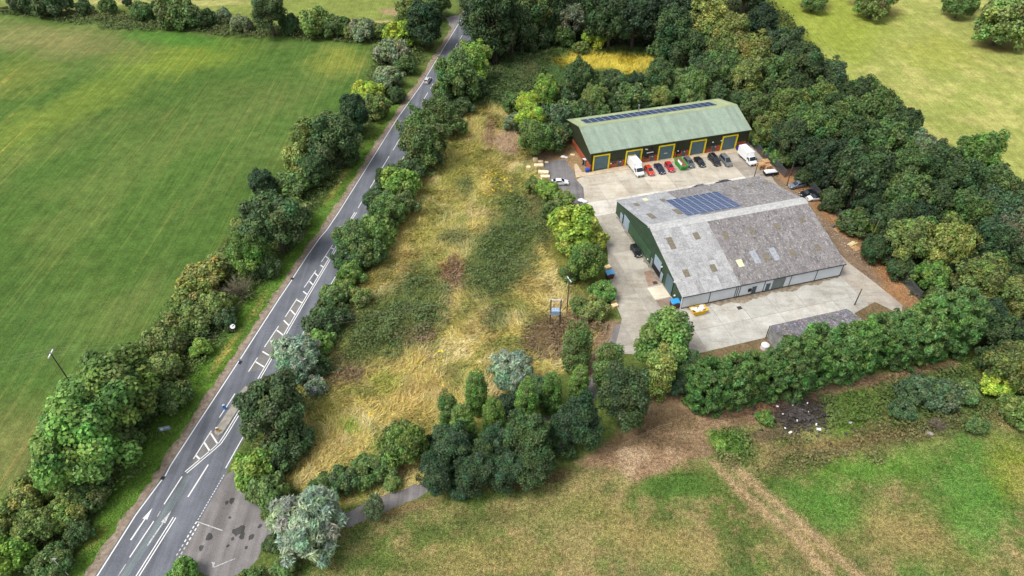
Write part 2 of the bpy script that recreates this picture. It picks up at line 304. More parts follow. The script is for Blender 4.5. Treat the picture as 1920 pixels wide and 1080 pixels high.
OPS = [  # (kind, geometry, colour, strength, feather px, warp px)
 ('p', FARFIELD, Lc(128,140,72), 1, 10, 6), ('e', (300,5,220,7,0), Lc(170,165,105), .8, .5, 4), ('e', (640,40,130,4,0), Lc(180,165,115), .9, .5, 3), ('e', (740,22,30,8,0), Lc(165,140,110), .8, .4, 4),
 ('p', [(-200,12),(100,20),(420,45),(720,66),(720,84),(380,70),(60,36),(-200,40)], Lc(98,105,62), .9, 8, 6), ('e', (110,17,130,4,.06), Lc(168,158,105), .7, .5, 3),
 ('p', CROP, Lc(80,108,50), 1, 6, 6), ('n', CROP, Lc(120,128,72), .25, (.05,.5,.68,71), 0),
 ('e', (340,110,170,36,-.1), Lc(124,142,56), .75, 1, 14), ('e', (130,205,260,38,-.42), Lc(118,136,58), .7, 1, 14), ('e', (630,118,75,38,-.15), Lc(140,146,66), .7, 1, 12), ('e', (90,75,230,42,.1), Lc(134,132,84), .75, 1, 14),
 ('e', (330,75,120,18,.1), Lc(80,128,50), .7, 1, 8), ('e', (30,250,150,40,-.5), Lc(120,136,62), .5, 1, 14), ('e', (20,150,120,40,-.3), Lc(128,136,66), .6, 1, 14), ('e', (20,300,110,30,-.3), Lc(112,128,62), .5, 1, 14),
 ('e', (500,190,200,50,-.4), Lc(98,114,62), .4, 1, 20), ('e', (60,620,140,130,-.8), Lc(80,108,54), .6, 1, 20), ('e', (30,850,110,140,-.3), Lc(120,122,72), .75, 1, 14), ('e', (260,560,120,40,-.75), Lc(104,118,66), .5, 1, 12),
 ('e', (420,330,200,40,-.7), Lc(100,116,62), .35, 1, 16),
 # hedge bottoms and verges
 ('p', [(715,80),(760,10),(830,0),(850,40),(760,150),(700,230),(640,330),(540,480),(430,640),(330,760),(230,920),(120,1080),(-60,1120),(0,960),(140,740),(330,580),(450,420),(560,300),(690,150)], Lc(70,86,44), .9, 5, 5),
 ('p', [(770,150),(700,235),(620,360),(540,470),(440,590),(330,730),(210,920),(130,1080),(175,1080),(290,905),(415,718),(515,560),(600,440),(680,322)], Lc(92,128,48), .85, 6, 8),
 ('e', (420,660,60,9,-.97), Lc(178,165,90), .8, 1, 5), ('e', (480,575,45,8,-.97), Lc(150,142,80), .7, 1, 5), ('e', (635,340,60,9,-.97), Lc(158,150,80), .7, 1, 5), ('e', (180,1010,40,14,-.9), Lc(135,135,70), .6, 1, 5), ('e', (705,245,50,7,-.97), Lc(108,118,58), .6, 1, 5),
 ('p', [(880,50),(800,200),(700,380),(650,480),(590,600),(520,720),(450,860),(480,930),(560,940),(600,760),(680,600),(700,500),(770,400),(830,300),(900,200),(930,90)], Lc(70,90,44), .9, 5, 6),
 # woodland floor
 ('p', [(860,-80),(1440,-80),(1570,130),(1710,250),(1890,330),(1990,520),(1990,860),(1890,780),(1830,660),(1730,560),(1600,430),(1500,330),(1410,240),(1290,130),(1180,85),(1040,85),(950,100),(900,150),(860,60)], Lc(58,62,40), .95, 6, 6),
 ('p', CLEARING, Lc(74,98,52), 1, 6, 8), ('e', (1140,118,112,22,.05), Lc(186,170,60), 1, .5, 7), ('e', (985,135,32,28,0), Lc(104,98,66), .6, .8, 8), ('e', (940,180,40,20,0), Lc(82,112,60), .7, .8, 8),
 # meadow
 ('p', MEADOW, Lc(182,168,96), 1, 8, 8),
 ('n', MEADOW, Lc(198,182,130), .8, (.3,.48,.62,81), 0), ('n', MEADOW, Lc(122,132,66), .75, (.18,.50,.62,84), 0), ('n', MEADOW, Lc(128,104,74), .35, (.25,.57,.66,87), 0),
('e', (860,330,70,90,.2), Lc(146,144,70), .8, 1, 20), ('e', (880,240,40,50,0), Lc(160,148,84), .7, 1, 12), ('e', (930,280,50,60,0), Lc(138,134,68), .7, 1, 16), ('e', (700,420,60,60,0), Lc(170,146,86), .5, 1, 12),
 ('e', (800,440,60,50,0), Lc(140,140,70), .7, 1, 20), ('e', (1060,500,40,70,-.3), Lc(168,160,78), .6, 1, 15), ('e', (1010,480,45,40,0), Lc(190,172,98), .6, 1, 15), ('e', (760,500,36,26,0), Lc(160,136,80), .6, 1, 10), ('e', (730,720,45,22,0), Lc(116,146,48), .85, 1, 10),
 ('e', (655,800,24,18,0), Lc(112,146,48), .85, 1, 8), ('e', (600,850,80,40,-.2), Lc(180,162,100), .7, 1, 16), ('e', (600,760,60,60,0), Lc(138,136,66), .7, 1, 16), ('e', (640,690,60,40,0), Lc(122,106,70), .7, 1, 12), ('e', (770,740,90,60,-.3), Lc(182,158,92), .6, 1, 20), ('e', (790,800,50,40,0), Lc(140,134,72), .7, 1, 14),
 ('p', [(640,615),(700,560),(780,490),(832,520),(842,600),(790,650),(700,690),(630,690)], Lc(88,106,54), .9, 30, 14), ('p', [(868,510),(895,440),(940,370),(1005,375),(1035,440),(1005,490),(950,560),(885,560)], Lc(88,108,56), .9, 30, 14),
 ('e', (931,597,30,30,0), Lc(92,104,58), .9, .8, 6), ('e', (850,447,36,22,0), Lc(100,108,60), .8, .7, 8), ('e', (872,352,26,20,0), Lc(112,116,62), .8, .7, 6), ('e', (850,510,26,34,.3), Lc(128,96,70), .9, .6, 6), ('e', (1020,635,52,40,0), Lc(116,96,68), .9, .6, 8), ('e', (960,690,50,30,0), Lc(120,102,70), .6, .7, 8), ('e', (780,630,46,26,0), Lc(120,104,70), .75, .7, 8),
 ('e', (948,270,30,30,0), Lc(160,136,110), .9, .4, 5), ('e', (915,250,14,44,0), Lc(138,112,88), .8, .6, 6), ('e', (1035,300,50,30,0), Lc(142,118,92), .9, .6, 6), ('e', (1045,345,30,30,0), Lc(128,112,80), .7, .6, 6), ('e', (1000,380,24,50,0), Lc(108,100,60), .6, .7, 8),
 ('p', [(1000,430),(1040,400),(1130,440),(1150,560),(1150,610),(1090,600)], Lc(98,102,50), .75, 10, 8), ('e', (1120,640,26,20,0), Lc(150,126,92), .8, .6, 6),
 # pasture; the last dark ellipses are shade painted under the lone trees
 ('p', PASTURE, Lc(152,158,86), 1, 6, 6), ('n', PASTURE, Lc(140,150,78), .6, (.06,.45,.62,61), 0), ('n', PASTURE, Lc(186,178,112), .5, (.15,.5,.65,63), 0), ('p', [(1400,-60),(1420,0),(1500,80),(1600,130),(1690,30),(1560,-60)], Lc(136,150,58), .8, 40, 12), ('e', (1760,100,120,40,.1), Lc(152,156,70), .6, 1, 18), ('e', (1530,10,40,12,0), Lc(96,88,54), .9, .7, 4), ('e', (1655,22,50,14,0), Lc(92,86,52), .9, .7, 4), ('e', (1810,20,45,12,0), Lc(92,86,52), .9, .7, 4), ('e', (1885,85,60,18,0), Lc(110,98,58), .8, .7, 4), ('e', (1610,5,30,8,0), Lc(104,98,58), .8, .7, 4),
 # paddock
 ('p', PADDOCK, Lc(98,112,58), 1, 8, 8),
 ('n', PADDOCK, Lc(160,142,98), .6, (.16,.47,.62,91), 0), ('n', PADDOCK, Lc(72,92,48), .55, (.22,.50,.64,95), 0), ('n', PADDOCK, Lc(150,130,92), .6, (.7,.52,.66,98), 0), ('n', PADDOCK, Lc(92,124,56), .5, (.1,.5,.66,99), 0),
('e', (870,985,160,34,-.15), Lc(84,96,50), .7, 1, 14), ('e', (760,950,110,18,-.25), Lc(124,104,74), .8, 1, 8), ('e', (900,1050,260,46,-.1), Lc(142,128,80), .65, 1, 26), ('e', (1230,1010,170,60,.2), Lc(148,132,84), .75, 1, 26), ('e', (1080,960,110,40,0), Lc(104,112,56), .6, 1, 18), ('e', (700,1060,160,30,0), Lc(76,100,46), .7, 1, 12),
 ('e', (1270,910,90,36,.1), Lc(74,106,46), .9, .8, 8), ('e', (1560,960,180,50,.3), Lc(84,126,52), .8, 1, 18), ('e', (1700,1010,150,56,.3), Lc(150,130,86), .75, 1, 24), ('e', (1540,1030,120,40,.2), Lc(134,124,76), .5, 1, 20), ('e', (1640,880,170,50,-.1), Lc(86,128,48), .8, 1, 14), ('e', (1830,930,90,130,-.3), Lc(84,128,54), .75, 1, 18), ('e', (1900,880,60,80,0), Lc(128,132,44), .5, 1, 18), ('e', (1780,1050,140,30,.2), Lc(128,122,74), .5, 1, 14),
 ('e', (1360,830,50,30,.3), Lc(82,128,40), .95, .6, 8), ('e', (1600,775,70,50,-.2), Lc(92,122,46), .9, .8, 10), ('e', (1730,740,100,50,-.2), Lc(74,104,52), .9, .8, 10), ('e', (1600,830,190,17,-.12), Lc(122,106,70), .85, .8, 7), ('e', (1760,800,70,26,0), Lc(118,106,78), .7, .8, 8),
 ('p', [(1075,870),(1120,835),(1180,800),(1220,740),(1260,730),(1330,770),(1420,760),(1500,735),(1700,690),(1800,675),(1800,690),(1600,735),(1480,770),(1420,800),(1330,810),(1340,850),(1290,860),(1250,880),(1190,905),(1160,880)], Lc(148,122,96), .95, 8, 9), ('e', (1420,770,60,16,-.15), Lc(122,86,68), .8, .7, 6), ('e', (1500,775,62,34,-.1), Lc(64,56,54), .95, .5, 8), ('e', (1450,815,60,16,-.1), Lc(98,84,66), .8, .6, 7),
 ('p', [(1326,866),(1340,860),(1408,928),(1492,998),(1566,1076),(1600,1110),(1580,1110),(1540,1076),(1478,1008),(1392,938)], Lc(172,148,112), .85, 5, 2), ('p', [(1350,862),(1366,856),(1452,932),(1526,994),(1618,1076),(1650,1110),(1630,1110),(1598,1078),(1510,1004),(1436,942)], Lc(172,148,112), .85, 5, 2),
 ('n', [(1075,870),(1220,740),(1330,770),(1700,690),(1480,770),(1330,810),(1340,850),(1250,880),(1190,905)], Lc(176,154,124), .7, (.35,.5,.66,121), 0), ('n', [(1075,870),(1220,740),(1330,770),(1480,770),(1340,850),(1190,905)], Lc(108,92,68), .8, (.22,.52,.64,125), 0),
 ('e', (1000,900,120,18,-.2), Lc(98,78,60), .8, .8, 8),
 # yard surroundings
 ('p', [(1130,600),(1165,600),(1150,660),(1125,720),(1098,760),(1090,720),(1120,650)], Lc(150,126,104), .9, 4, 4), ('p', [(1270,690),(1310,660),(1440,630),(1640,560),(1720,565),(1720,600),(1500,690),(1300,730)], Lc(126,106,82), .9, 5, 5),
 ('p', [(1420,270),(1470,320),(1500,310),(1620,440),(1720,555),(1720,580),(1640,560),(1560,440),(1470,345),(1400,300)], Lc(152,116,84), .95, 5, 5), ('e', (1660,510,70,10,.95), Lc(164,116,76), .8, .8, 4), ('e', (1480,322,26,10,.3), Lc(140,92,64), .8, .7, 4),
 ('p', [(1425,312),(1480,345),(1590,450),(1660,540),(1600,530),(1500,400)], Lc(138,118,98), .95, 4, 3),
 ('p', [(1060,335),(1090,345),(1110,390),(1085,392)], Lc(130,120,108), .9, 4, 3),
 ('p', [(1020,262),(1066,255),(1108,322),(1080,338),(1060,305),(1020,300)], Lc(156,130,98), .9, 5, 4),
]
GX0, GX1, GY0, GY1, ST = -235., 240., 36., 325., .62
gx = np.arange(GX0, GX1, ST); gy = np.arange(GY0, GY1, ST)
XX, YY = np.meshgrid(gx, gy); NXG, NYG = len(gx), len(gy)
def land(X, Y, ops=OPS):
    U, V = to_px(X, Y); sh = X.shape
    w1 = fbm(X, Y, .12, 3)-.5; w2 = fbm(X, Y, .12, 8)-.5; w3 = fbm(X, Y, .6, 5, 3)-.5
    C = np.empty(sh+(3,)); C[:] = Lc(100, 116, 60)
    for kind, g, c, s, fe, wp in ops:
        if kind == 'n':      # blotches: polygon, (scale, low, high, seed)
            P = np.array(g); m = (U > P[:,0].min()) & (U < P[:,0].max()) & (V > P[:,1].min()) & (V < P[:,1].max())
            w = np.clip(sdist(U[m]+w1[m]*30, V[m]+w2[m]*24, g)/14, 0, 1)*np.clip((fbm(X[m], Y[m], fe[0], fe[3], 5)-fe[1])/(fe[2]-fe[1]), 0, 1); w = (w*s)[..., None]; C[m] = C[m]*(1-w)+c*w; continue
        u = U+w1*wp*3+w3*wp*1.6; v = V+w2*wp*2.4+w3*wp*1.2
        if kind == 'p':
            P = np.array(g); m = (U > P[:,0].min()-80) & (U < P[:,0].max()+80) & (V > P[:,1].min()-80) & (V < P[:,1].max()+80)
            if not m.any(): continue
            w = np.clip(sdist(u[m], v[m], g)/fe*.5+.5, 0, 1)
        else:
            cx, cy, rx, ry, ro = g; rr = max(rx, ry)+70; m = (abs(U-cx) < rr) & (abs(V-cy) < rr)
            if not m.any(): continue
            a, b = u[m]-cx, v[m]-cy; ca, sa = math.cos(ro), math.sin(ro)
            q = np.hypot((a*ca+b*sa)/rx, (-a*sa+b*ca)/ry); w = np.clip((1.15-q)/(.25+.75*fe), 0, 1)
        w = (w*w*(3-2*w)*s)[..., None]; C[m] = C[m]*(1-w)+c*w
    return C
GC = land(XX, YY)*.9*(.86+.28*fbm(XX, YY, .05, 21))[..., None]*(.85+.3*fbm(XX, YY, .5, 31, 3))[..., None]
def gcol(x, y):
    i = np.clip(((x-GX0)/ST).astype(int), 0, NXG-1); j = np.clip(((y-GY0)/ST).astype(int), 0, NYG-1); return GC[j, i]
GZ = np.zeros_like(XX)
cxm = XX[:-1, :-1]+ST/2; cym = YY[:-1, :-1]+ST/2; CU, CV = to_px(cxm, cym)
zone = np.zeros(cxm.shape, int)
for zi, P in enumerate([FARFIELD, CROP, CLEARING, MEADOW, PASTURE, PADDOCK], 1): zone[sdist(CU, CV, P) > 0] = zi
idx = np.arange(NXG*NYG).reshape(NYG, NXG)
quads = np.stack([idx[:-1,:-1], idx[:-1,1:], idx[1:,1:], idx[1:,:-1]], -1)
ALLV = np.stack([XX, YY, GZ], -1).reshape(-1, 3); ALLC = GC.reshape(-1, 3)
a_, b_ = G(360, 300), G(426, 248); SDIR = math.atan2(b_.x-a_.x, b_.y-a_.y)
gm = {0: ('rough_ground', ground_mat('rough_ground', fine=.4)), 1: ('far_field', ground_mat('far_field', fine=.3, streak=.12, sdir=1.3)), 2: ('crop_field', ground_mat('crop_field', row=1, fine=.26, streak=.12, sdir=SDIR)),
      3: ('clearing', ground_mat('clearing', fine=.5)), 4: ('meadow', ground_mat('meadow', fine=.5, streak=.12, sdir=.3)), 5: ('pasture', ground_mat('pasture', fine=.3, streak=.14, sdir=-1.2)), 6: ('paddock', ground_mat('paddock', fine=.6))}
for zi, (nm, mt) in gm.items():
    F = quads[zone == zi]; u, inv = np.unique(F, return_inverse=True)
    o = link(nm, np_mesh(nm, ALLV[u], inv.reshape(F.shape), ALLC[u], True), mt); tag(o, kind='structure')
mb = MB().poly([(-4000,-2000,-.06),(4000,-2000,-.06),(4000,5000,-.06),(-4000,5000,-.06)])
k = N('country_ground', .95, 0, .05); co = k.coord()
k.base(k.mix(k.noise(co, .004, 3), Lc(96,112,58), Lc(150,148,82))); tag(mb.build('ground', k.m), kind='structure')

# ------------------------------------------------------------------ road
z1 = zf(160, 860, 4.908); z2 = zf(320, 720, 4.91); z3 = zf(420, 560, 5.4); z4 = zf(520, 400, 5.4); z6 = zf(420, 340, 3); z7 = zf(640, 0, 3.175); z8 = zf(320, 900, 6.0)
LEFT = [(100,1210),z1(110,1080),z1(470,510),z1(705,195),z2(0,750),z2(250,365),z2(490,0),z3(340,340),z3(560,0),z4(150,670),z4(310,420),z4(430,250),z4(500,170),z4(615,0),z7(100,1080),z7(330,710),z7(480,500),z7(600,300),z7(690,155),(880,13),(905,-28),(960,-115)]
RIGHT = [(282,1130),(330,1046),(368.8,978.2),(420,890.6),(423,878),(455.4,820),(506,731.3),(536.7,678.5),(564.4,631.3),(606,560),(612.6,546.3),(639.4,501),(684.8,418.5),(756.5,294.5),(830,175),(880,96),(905,55),(925,20),(950,-20),(1000,-100)]
def wpts(pts, z=0.): return [G(p[0], p[1], z) for p in pts]
def lens(P):
    d = [0.]
    for a, b in zip(P, P[1:]): d.append(d[-1]+(b-a).length)
    return d
def at(P, s):
    d = lens(P); s = max(0, min(s, d[-1]))
    for i in range(len(P)-1):
        if s <= d[i+1]: return P[i].lerp(P[i+1], (s-d[i])/(d[i+1]-d[i]+1e-9))
    return P[-1]
def offset(P, o):     # o > 0 to the right of travel
    out = []
    for i, p in enumerate(P):
        t = (P[min(i+1, len(P)-1)]-P[max(i-1, 0)]).normalized(); out.append(p+Vector((t.y, -t.x, 0))*o)
    return out
def strip(A, B, z, n=120):
    la, lb = lens(A)[-1], lens(B)[-1]; mb = MB(); vv = []
    for i in range(n+1):
        a = at(A, la*i/n); b = at(B, lb*i/n); vv += [(a.x,a.y,z),(b.x,b.y,z)]
    mb.add(vv, [(2*i, 2*i+1, 2*i+3, 2*i+2) for i in range(n)]); return mb
WL, WR = wpts(LEFT), wpts(RIGHT)
road = strip(offset(WL, -.35), offset(WR, .35), .016).build('road', M['asphalt']); tag(road, kind='structure')
# dirt shoulder
k = N('gravel_shoulder', .95, 0, .05); co = k.coord()
k.base(k.mix(k.noise(co, 1.2, 4, .7), Lc(158,146,132), Lc(120,102,86))).bump(k.noise(co, 5, 3), .5, .05)
LW = offset(WL, -.3); sh = []
for i, p in enumerate(offset(WL, -2.0)): sh.append(p)
mb = MB(); n = 260; la = lens(LW)[-1]; lb = lens(sh)[-1]; vv = []
for i in range(n+1):
    a = at(LW, la*i/n); b = at(sh, lb*i/n); b = b.lerp(a, R.uniform(-.15, .4)); vv += [(b.x,b.y,.009),(a.x,a.y,.009)]
mb.add(vv, [(2*i, 2*i+1, 2*i+3, 2*i+2) for i in range(n)]); tag(mb.build('roadside_shoulder', k.m), kind='structure')
def sheet(name, pts, z, mat, parent=None, kind='structure', rag=0, zz=False):
    P = wpts(pts) if not zz else pts; Q = []
    if rag:
        for a, b in zip(P, P[1:]+P[:1]):
            m = max(1, int((b-a).length/1.2))
            for i in range(m): p = a.lerp(b, i/m); Q.append(p+Vector((R.uniform(-rag, rag), R.uniform(-rag, rag), 0)))
    else: Q = P
    o = MB().poly([(p.x, p.y, z) for p in Q]).build(name, mat, parent)
    if parent is None and kind: tag(o, kind=kind)
    return o
layby = sheet('layby', [(421,892),(440,880),(452,905),(476,938),(498,958),(530,972),(570,972),(640,950),(662,984),(610,994),(560,994),(522,1002),(494,1018),(484,1050),(450,1076),(400,1080),(330,1066),(318,1070),(334,1040),(369,979)], .012, M['asphalt_old'], rag=.3)
track = sheet('access_track', [(636,968),(700,938),(760,916),(810,892),(860,858),(900,836),(1000,788),(1060,765),(1092,745),(1104,715),(1118,690),(1136,655),(1150,615),(1168,605),(1166,640),(1152,662),(1132,705),(1122,735),(1106,772),(1060,792),(1000,812),(900,858),(860,878),(825,906),(780,934),(716,962),(650,992)], .008, M['asphalt_old'], rag=.2)
sheet('tarmac_apron', [(1018,303),(1062,300),(1084,338),(1100,352),(1106,396),(1070,386),(1042,356),(1026,332)], .008, M['tarmac_dark'], rag=.35)
sheet('road_end', [(835,34),(858,28),(880,40),(860,62),(846,52)], .012, M['asphalt_old'], rag=.3)
# a repair strip and hatch infill
rep = sheet('repair_strip', [z1(930,150),z1(980,160),z1(800,470),z1(520,900),z1(400,1080),z1(330,1080),z1(520,800),z1(740,440)], .0195, M['asphalt_repair'], road)
hat = sheet('hatch_infill', [z3(735,0),z3(825,0),z3(405,720),z3(245,740),z3(410,490)], .0195, M['hatch_asphalt'], road)
hat2 = sheet('hatch_infill', [z2(375,430),z2(450,470),z2(440,550),z2(140,815),z2(210,690)], .0195, M['hatch_asphalt'], road)
sheet('tar_patch', [z3(150,625),z3(190,632),z3(170,668),z3(125,655)], .0205, M['black'], road)
def stroke(name, pts, w, mat=None, z=.024):
    P = [p if isinstance(p, Vector) else G(*p) for p in pts]
    return strip(offset(P, -w/2), offset(P, w/2), z, max(1, 1 if len(P) == 2 else 6*len(P))).build(name, mat or M['line'], road)
def dash(a, b, w=.15, mat=None, name='lane_dash'): return stroke(name, [a, b], w, mat)
gaps = [z1(712,180), z3(145,645), z4(152,665)]
stroke('edge_line', [p for p in LEFT[:4]], .2); stroke('edge_line', [z1(735,160)]+LEFT[4:7]+[z3(150,632)], .2)
stroke('edge_line', [z3(165,612)]+LEFT[7:9]+[z4(148,675)], .2); stroke('edge_line', [z4(158,655)]+LEFT[10:14], .2); stroke('edge_line', LEFT[13:20], .18)
stroke('edge_line', RIGHT[4:6], .16); stroke('edge_line', RIGHT[6:12], .16); dash(z6(800,228), z6(785,254), .16); dash(z7(372,932), z7(360,955), .16)
for a, b in [((730,88),(710,120)),((720,210),(705,235)),((690,258),(665,303)),((545,500),(530,530)),((515,552),(478,612)),((461,640),(455,650)),((447,658),(422,705)),((378,755),(362,805)),((347,828),(307,895)),((285,930),(240,1005)),((220,1040),(193,1080))]: dash(z7(*a), z7(*b), .16)
for a, b in [((845,0),(822,36)),((800,72),(755,150))]: dash(z6(*a), z6(*b), .16)
for o in (-.22, .22):
    stroke('double_line', offset(wpts([z6(742,175), z4(728,90), z4(590,360), z3(830,0), z3(405,725), (452,768), z2(500,480), z2(448,555), z2(140,815)]), o), .17)
    stroke('double_line', offset(wpts([z1(822,540), z1(482,1080), (225,1135)]), o), .17)
for z, prs in ((z3, [((740,0),(620,185)),((553,278),(410,490)),((340,597),(248,740))]), (z4, [((392,577),(272,752)),((560,320),(447,492))]), (z2, [((375,430),(210,690)),((592,90),(448,310))]), (z1, [((890,165),(725,420)),((630,575),(408,910))])):
    for a, b in prs: dash(z(*a), z(*b), .17, name='island_dash')
dash(z1(372,972), z1(305,1078), .15, M['line_worn']); dash(z1(1132,55), z1(945,352), .22)
dash(z1(690,485), z1(662,535), .12, M['line_worn'])
for z, prs in ((z3, [((740,15),(788,42)),((675,115),(720,162)),((605,220),(655,270)),((535,320),(600,370)),((470,425),(535,485)),((390,535),(472,585)),((322,640),(410,695))]),
               (z4, [((545,350),(578,366)),((490,435),(514,456)),((437,525),(465,545)),((378,602),(412,637)),((328,690),(358,722)),((262,790),(298,820))]), (z2, [((370,455),(435,555)),((310,540),(362,622)),((235,660),(270,695))])):
    for a, b in prs: dash(z(*a), z(*b), .28, name='hatch_bar')
def arrow(tail, tip, mat, bend=None):
    a, b = G(*tail), G(*tip); d = (b-a).normalized(); nn = Vector((d.y, -d.x, 0)); Ln = (b-a).length; m = a+d*Ln*.66; h = .42; w = .13
    pts = [a-nn*w, a+nn*w, m+nn*w*.7, m+nn*h-d*.1, b, m-nn*h-d*.1, m-nn*w*.7]
    return MB().poly([(p.x,p.y,.024) for p in pts]).build('arrow_marking', mat, road)
arrow(z1(418,750), z1(617,455), M['line']); 
a1 = arrow(z1(572,800), z1(790,480), M['line_worn'])
arrow(z7(638,318), z7(634,362), M['line'])
# lay-by dotted edges
P = wpts([z1(1276,150), z1(1030,575)]); n_ = 17
for i in range(n_): dash(P[0].lerp(P[1], i/n_), P[0].lerp(P[1], (i+.62)/n_), .11, name='layby_dot')
for (a, b), w in (((z1(1025,580), z1(825,915)), .2), ((z1(1045,600), z1(842,945)), .2)):
    a, b = G(*a), G(*b)
    for i in range(8): dash(a.lerp(b, i/8), a.lerp(b, (i+.55)/8), w, M['line_worn'] if i > 4 else None, 'give_way_dot')
dash(z1(1030,580), z1(1262,662), .14, M['line_worn'], 'bay_line'); dash(z8(480,985), z8(725,885), .12, M['line_worn'], 'bay_line')
MB().poly([(*G(*z8(*p)).xy, .024) for p in [(455,925),(500,925),(495,945),(485,985),(470,980),(472,945)]]).build('bay_letter', M['line_worn'], road)
# oil stains on the lay-by
for (x, y, r) in [(690,230,26),(630,255,15),(740,575,30),(795,565,30),(803,630,24),(430,640,26),(345,765,18),(905,645,22),(850,760,14),(1005,520,16),(645,740,12),(410,785,11),(635,385,10),(665,425,12),(600,320,9),(750,635,9),(700,660,13),(720,690,10)]:
    c = G(*z8(x, y)); rr = r*.022
    MB().poly([(c.x+rr*R.uniform(.6,1.25)*math.cos(t*.7), c.y+rr*1.2*R.uniform(.6,1.25)*math.sin(t*.7), .0165+x*4e-6) for t in range(9)]).build('oil_stain', M['tarmac_dark'] if r < 12 else asphalt('oil', (.06,.058,.056), .2), layby)
# refuge island
isl = [z2(*p) for p in [(402,440),(415,468),(445,474),(480,455),(530,380),(590,285),(690,130),(720,40),(690,20),(620,100),(545,225),(430,395)]]
IP = wpts(isl); isl_o = MB().prism([(p.x,p.y) for p in IP][::-1], .0, .13).build('traffic_island', worn('island_paving', L(150,144,134), .9, .2, 1), bevel=.03)
tag(isl_o, 'raised paved traffic island with rounded nose in the middle of the road', 'traffic island')

# ------------------------------------------------------------------ yard of concrete slabs
YAW = .276
U_ = Vector((math.cos(YAW), math.sin(YAW), 0)); V_ = Vector((-math.sin(YAW), math.cos(YAW), 0))
YO = Vector((35.3, 103.1, 0))
def uv(p): d = p-YO; return d.dot(U_), d.dot(V_)
def clip(poly, ax, val, keep_less):
    out = []
    for a, b in zip(poly, poly[1:]+poly[:1]):
        ia = (a[ax] <= val) == keep_less or a[ax] == val; ib = (b[ax] <= val) == keep_less or b[ax] == val
        if ia: out.append(a)
        if ia != ib:
            t = (val-a[ax])/(b[ax]-a[ax]); out.append((a[0]+(b[0]-a[0])*t, a[1]+(b[1]-a[1])*t))
    return out
yard_px = [(1081,337),(1109,322),(1402,266),(1428,296),(1440,318),(1452,340),(1500,392),(1545,445),(1590,492),(1640,530),(1692,572),(1690,590),(1640,566),(1580,600),(1440,632),(1312,662),(1262,670),(1215,666),(1150,662),(1160,625),(1166,598),(1150,560),(1143,520),(1139,470),(1130,430),(1112,398),(1096,378),(1094,352)]
YP = [uv(G(*p)) for p in yard_px]
yard = MB().prism([tuple((YO+U_*a+V_*b).xy) for a, b in YP], .0, .014).build('yard', M['kerb']); tag(yard, kind='structure')
def area(p): return abs(sum(a[0]*b[1]-b[0]*a[1] for a, b in zip(p, p[1:]+p[:1])))/2
def slab(poly, colr, z=.03):
    pts = [tuple((YO+U_*a+V_*b).xy) for a, b in poly]
    return MB().prism(pts, .005, z).build('concrete_slab', M['concrete'], yard, color=colr)
us = [-40,-27.5,-19.5,-13.2,-6.6,0,6.5,13,19.5,26,32.5,39,46,54,62,72]; vs_l = [-34,-27,-20,-13.4,-6.6,0,7,14,21,28,35.5,41.5,48.5,55.5,63,72]
for i in range(len(us)-1):
    for j in range(len(vs_l)-1):
        p = YP
        for ax, val, less in ((0, us[i]+.07, False), (0, us[i+1]-.07, True), (1, vs_l[j]+.07, False), (1, vs_l[j+1]-.07, True)):
            if p: p = clip(p, ax, val, less)
        if len(p) < 3 or area(p) < 1: continue
        cu, cv = us[i]/2+us[i+1]/2, vs_l[j]/2+vs_l[j+1]/2
        if 1 < cu < 37 and 1 < cv < 34: continue                       # under the warehouse
        c = L(196,188,172) if cv > 35 else (L(176,170,158) if cu < 0 else L(192,190,182))
        if 35 < cv < 41.5: c = L(208,204,194)
        if cu > 40: c = L(172,164,152)
        f = R.uniform(.86, 1.1); slab(p, [x*f for x in c], .03+R.uniform(0, .006))
# pale repaired bay at the side doors
bay = [(-6.3,1.9),(-.5,1.9),(-.5,8.0),(-6.3,8.0)]
zz1 = zf(1140, 380, 4.906)
bay = [uv(G(*zz1(*p))) for p in [(360,785),(500,755),(575,865),(432,895)]]
slab(bay[::-1], L(222,212,190), .046)
for pp, cc in (([(440,905),(575,870),(660,985),(520,1010)], L(150,132,118)), ([(330,640),(470,600),(500,740),(370,770)], L(160,136,120))):
    slab([uv(G(*zz1(*p))) for p in pp][::-1], cc, .042)
zg = zf(1050, 180, 6.75); zh = zf(1240, 170, 6.352)
AP = [G(*zg(195,1000)), G(*zg(205,1036)), G(*zg(900,925)), G(*zh(560,790)), G(*zh(920,735)), G(*zh(1000,625)), G(*zg(395,965)), G(*zg(280,970)), G(*zg(210,860)), G(*zg(180,870))]
tag(MB().prism([(p.x,p.y) for p in AP], .0, .16).build('pavement', worn('pavement_concrete', L(190,172,146), .9, .14, .8), bevel=.03), kind='structure')

def dirt_strip(a, b, w0, w1, colr, side):
    pts = []; n = 150; ph = R.uniform(0, 9)
    for i in range(n+1): t = a+(b-a)*i/n; pts.append((t, 0))
    for i in range(n, -1, -1): t = a+(b-a)*i/n; f_ = float(fbm(np.array([t*1.0+ph]), np.array([ph]), .35, 3, 4)[0]); pts.append((t, -(w0+(w1-w0)*max(0, f_*2.2-.5))))
    if side: pts = [(y, x) for x, y in pts][::-1]
    q = [tuple((YO+U_*x+V_*y).xy) for x, y in pts]; MB().poly([(x, y, .050) for x, y in q]).build('dirt_strip', M['kerb'] if False else worn('wall_foot_dirt', L(*colr), .95, .35, 1.2), yard)
dirt_strip(1.5, 38.5, .3, 1.9, (138,126,108), False); dirt_strip(7.5, 34, .2, 1.1, (126,120,108), True)
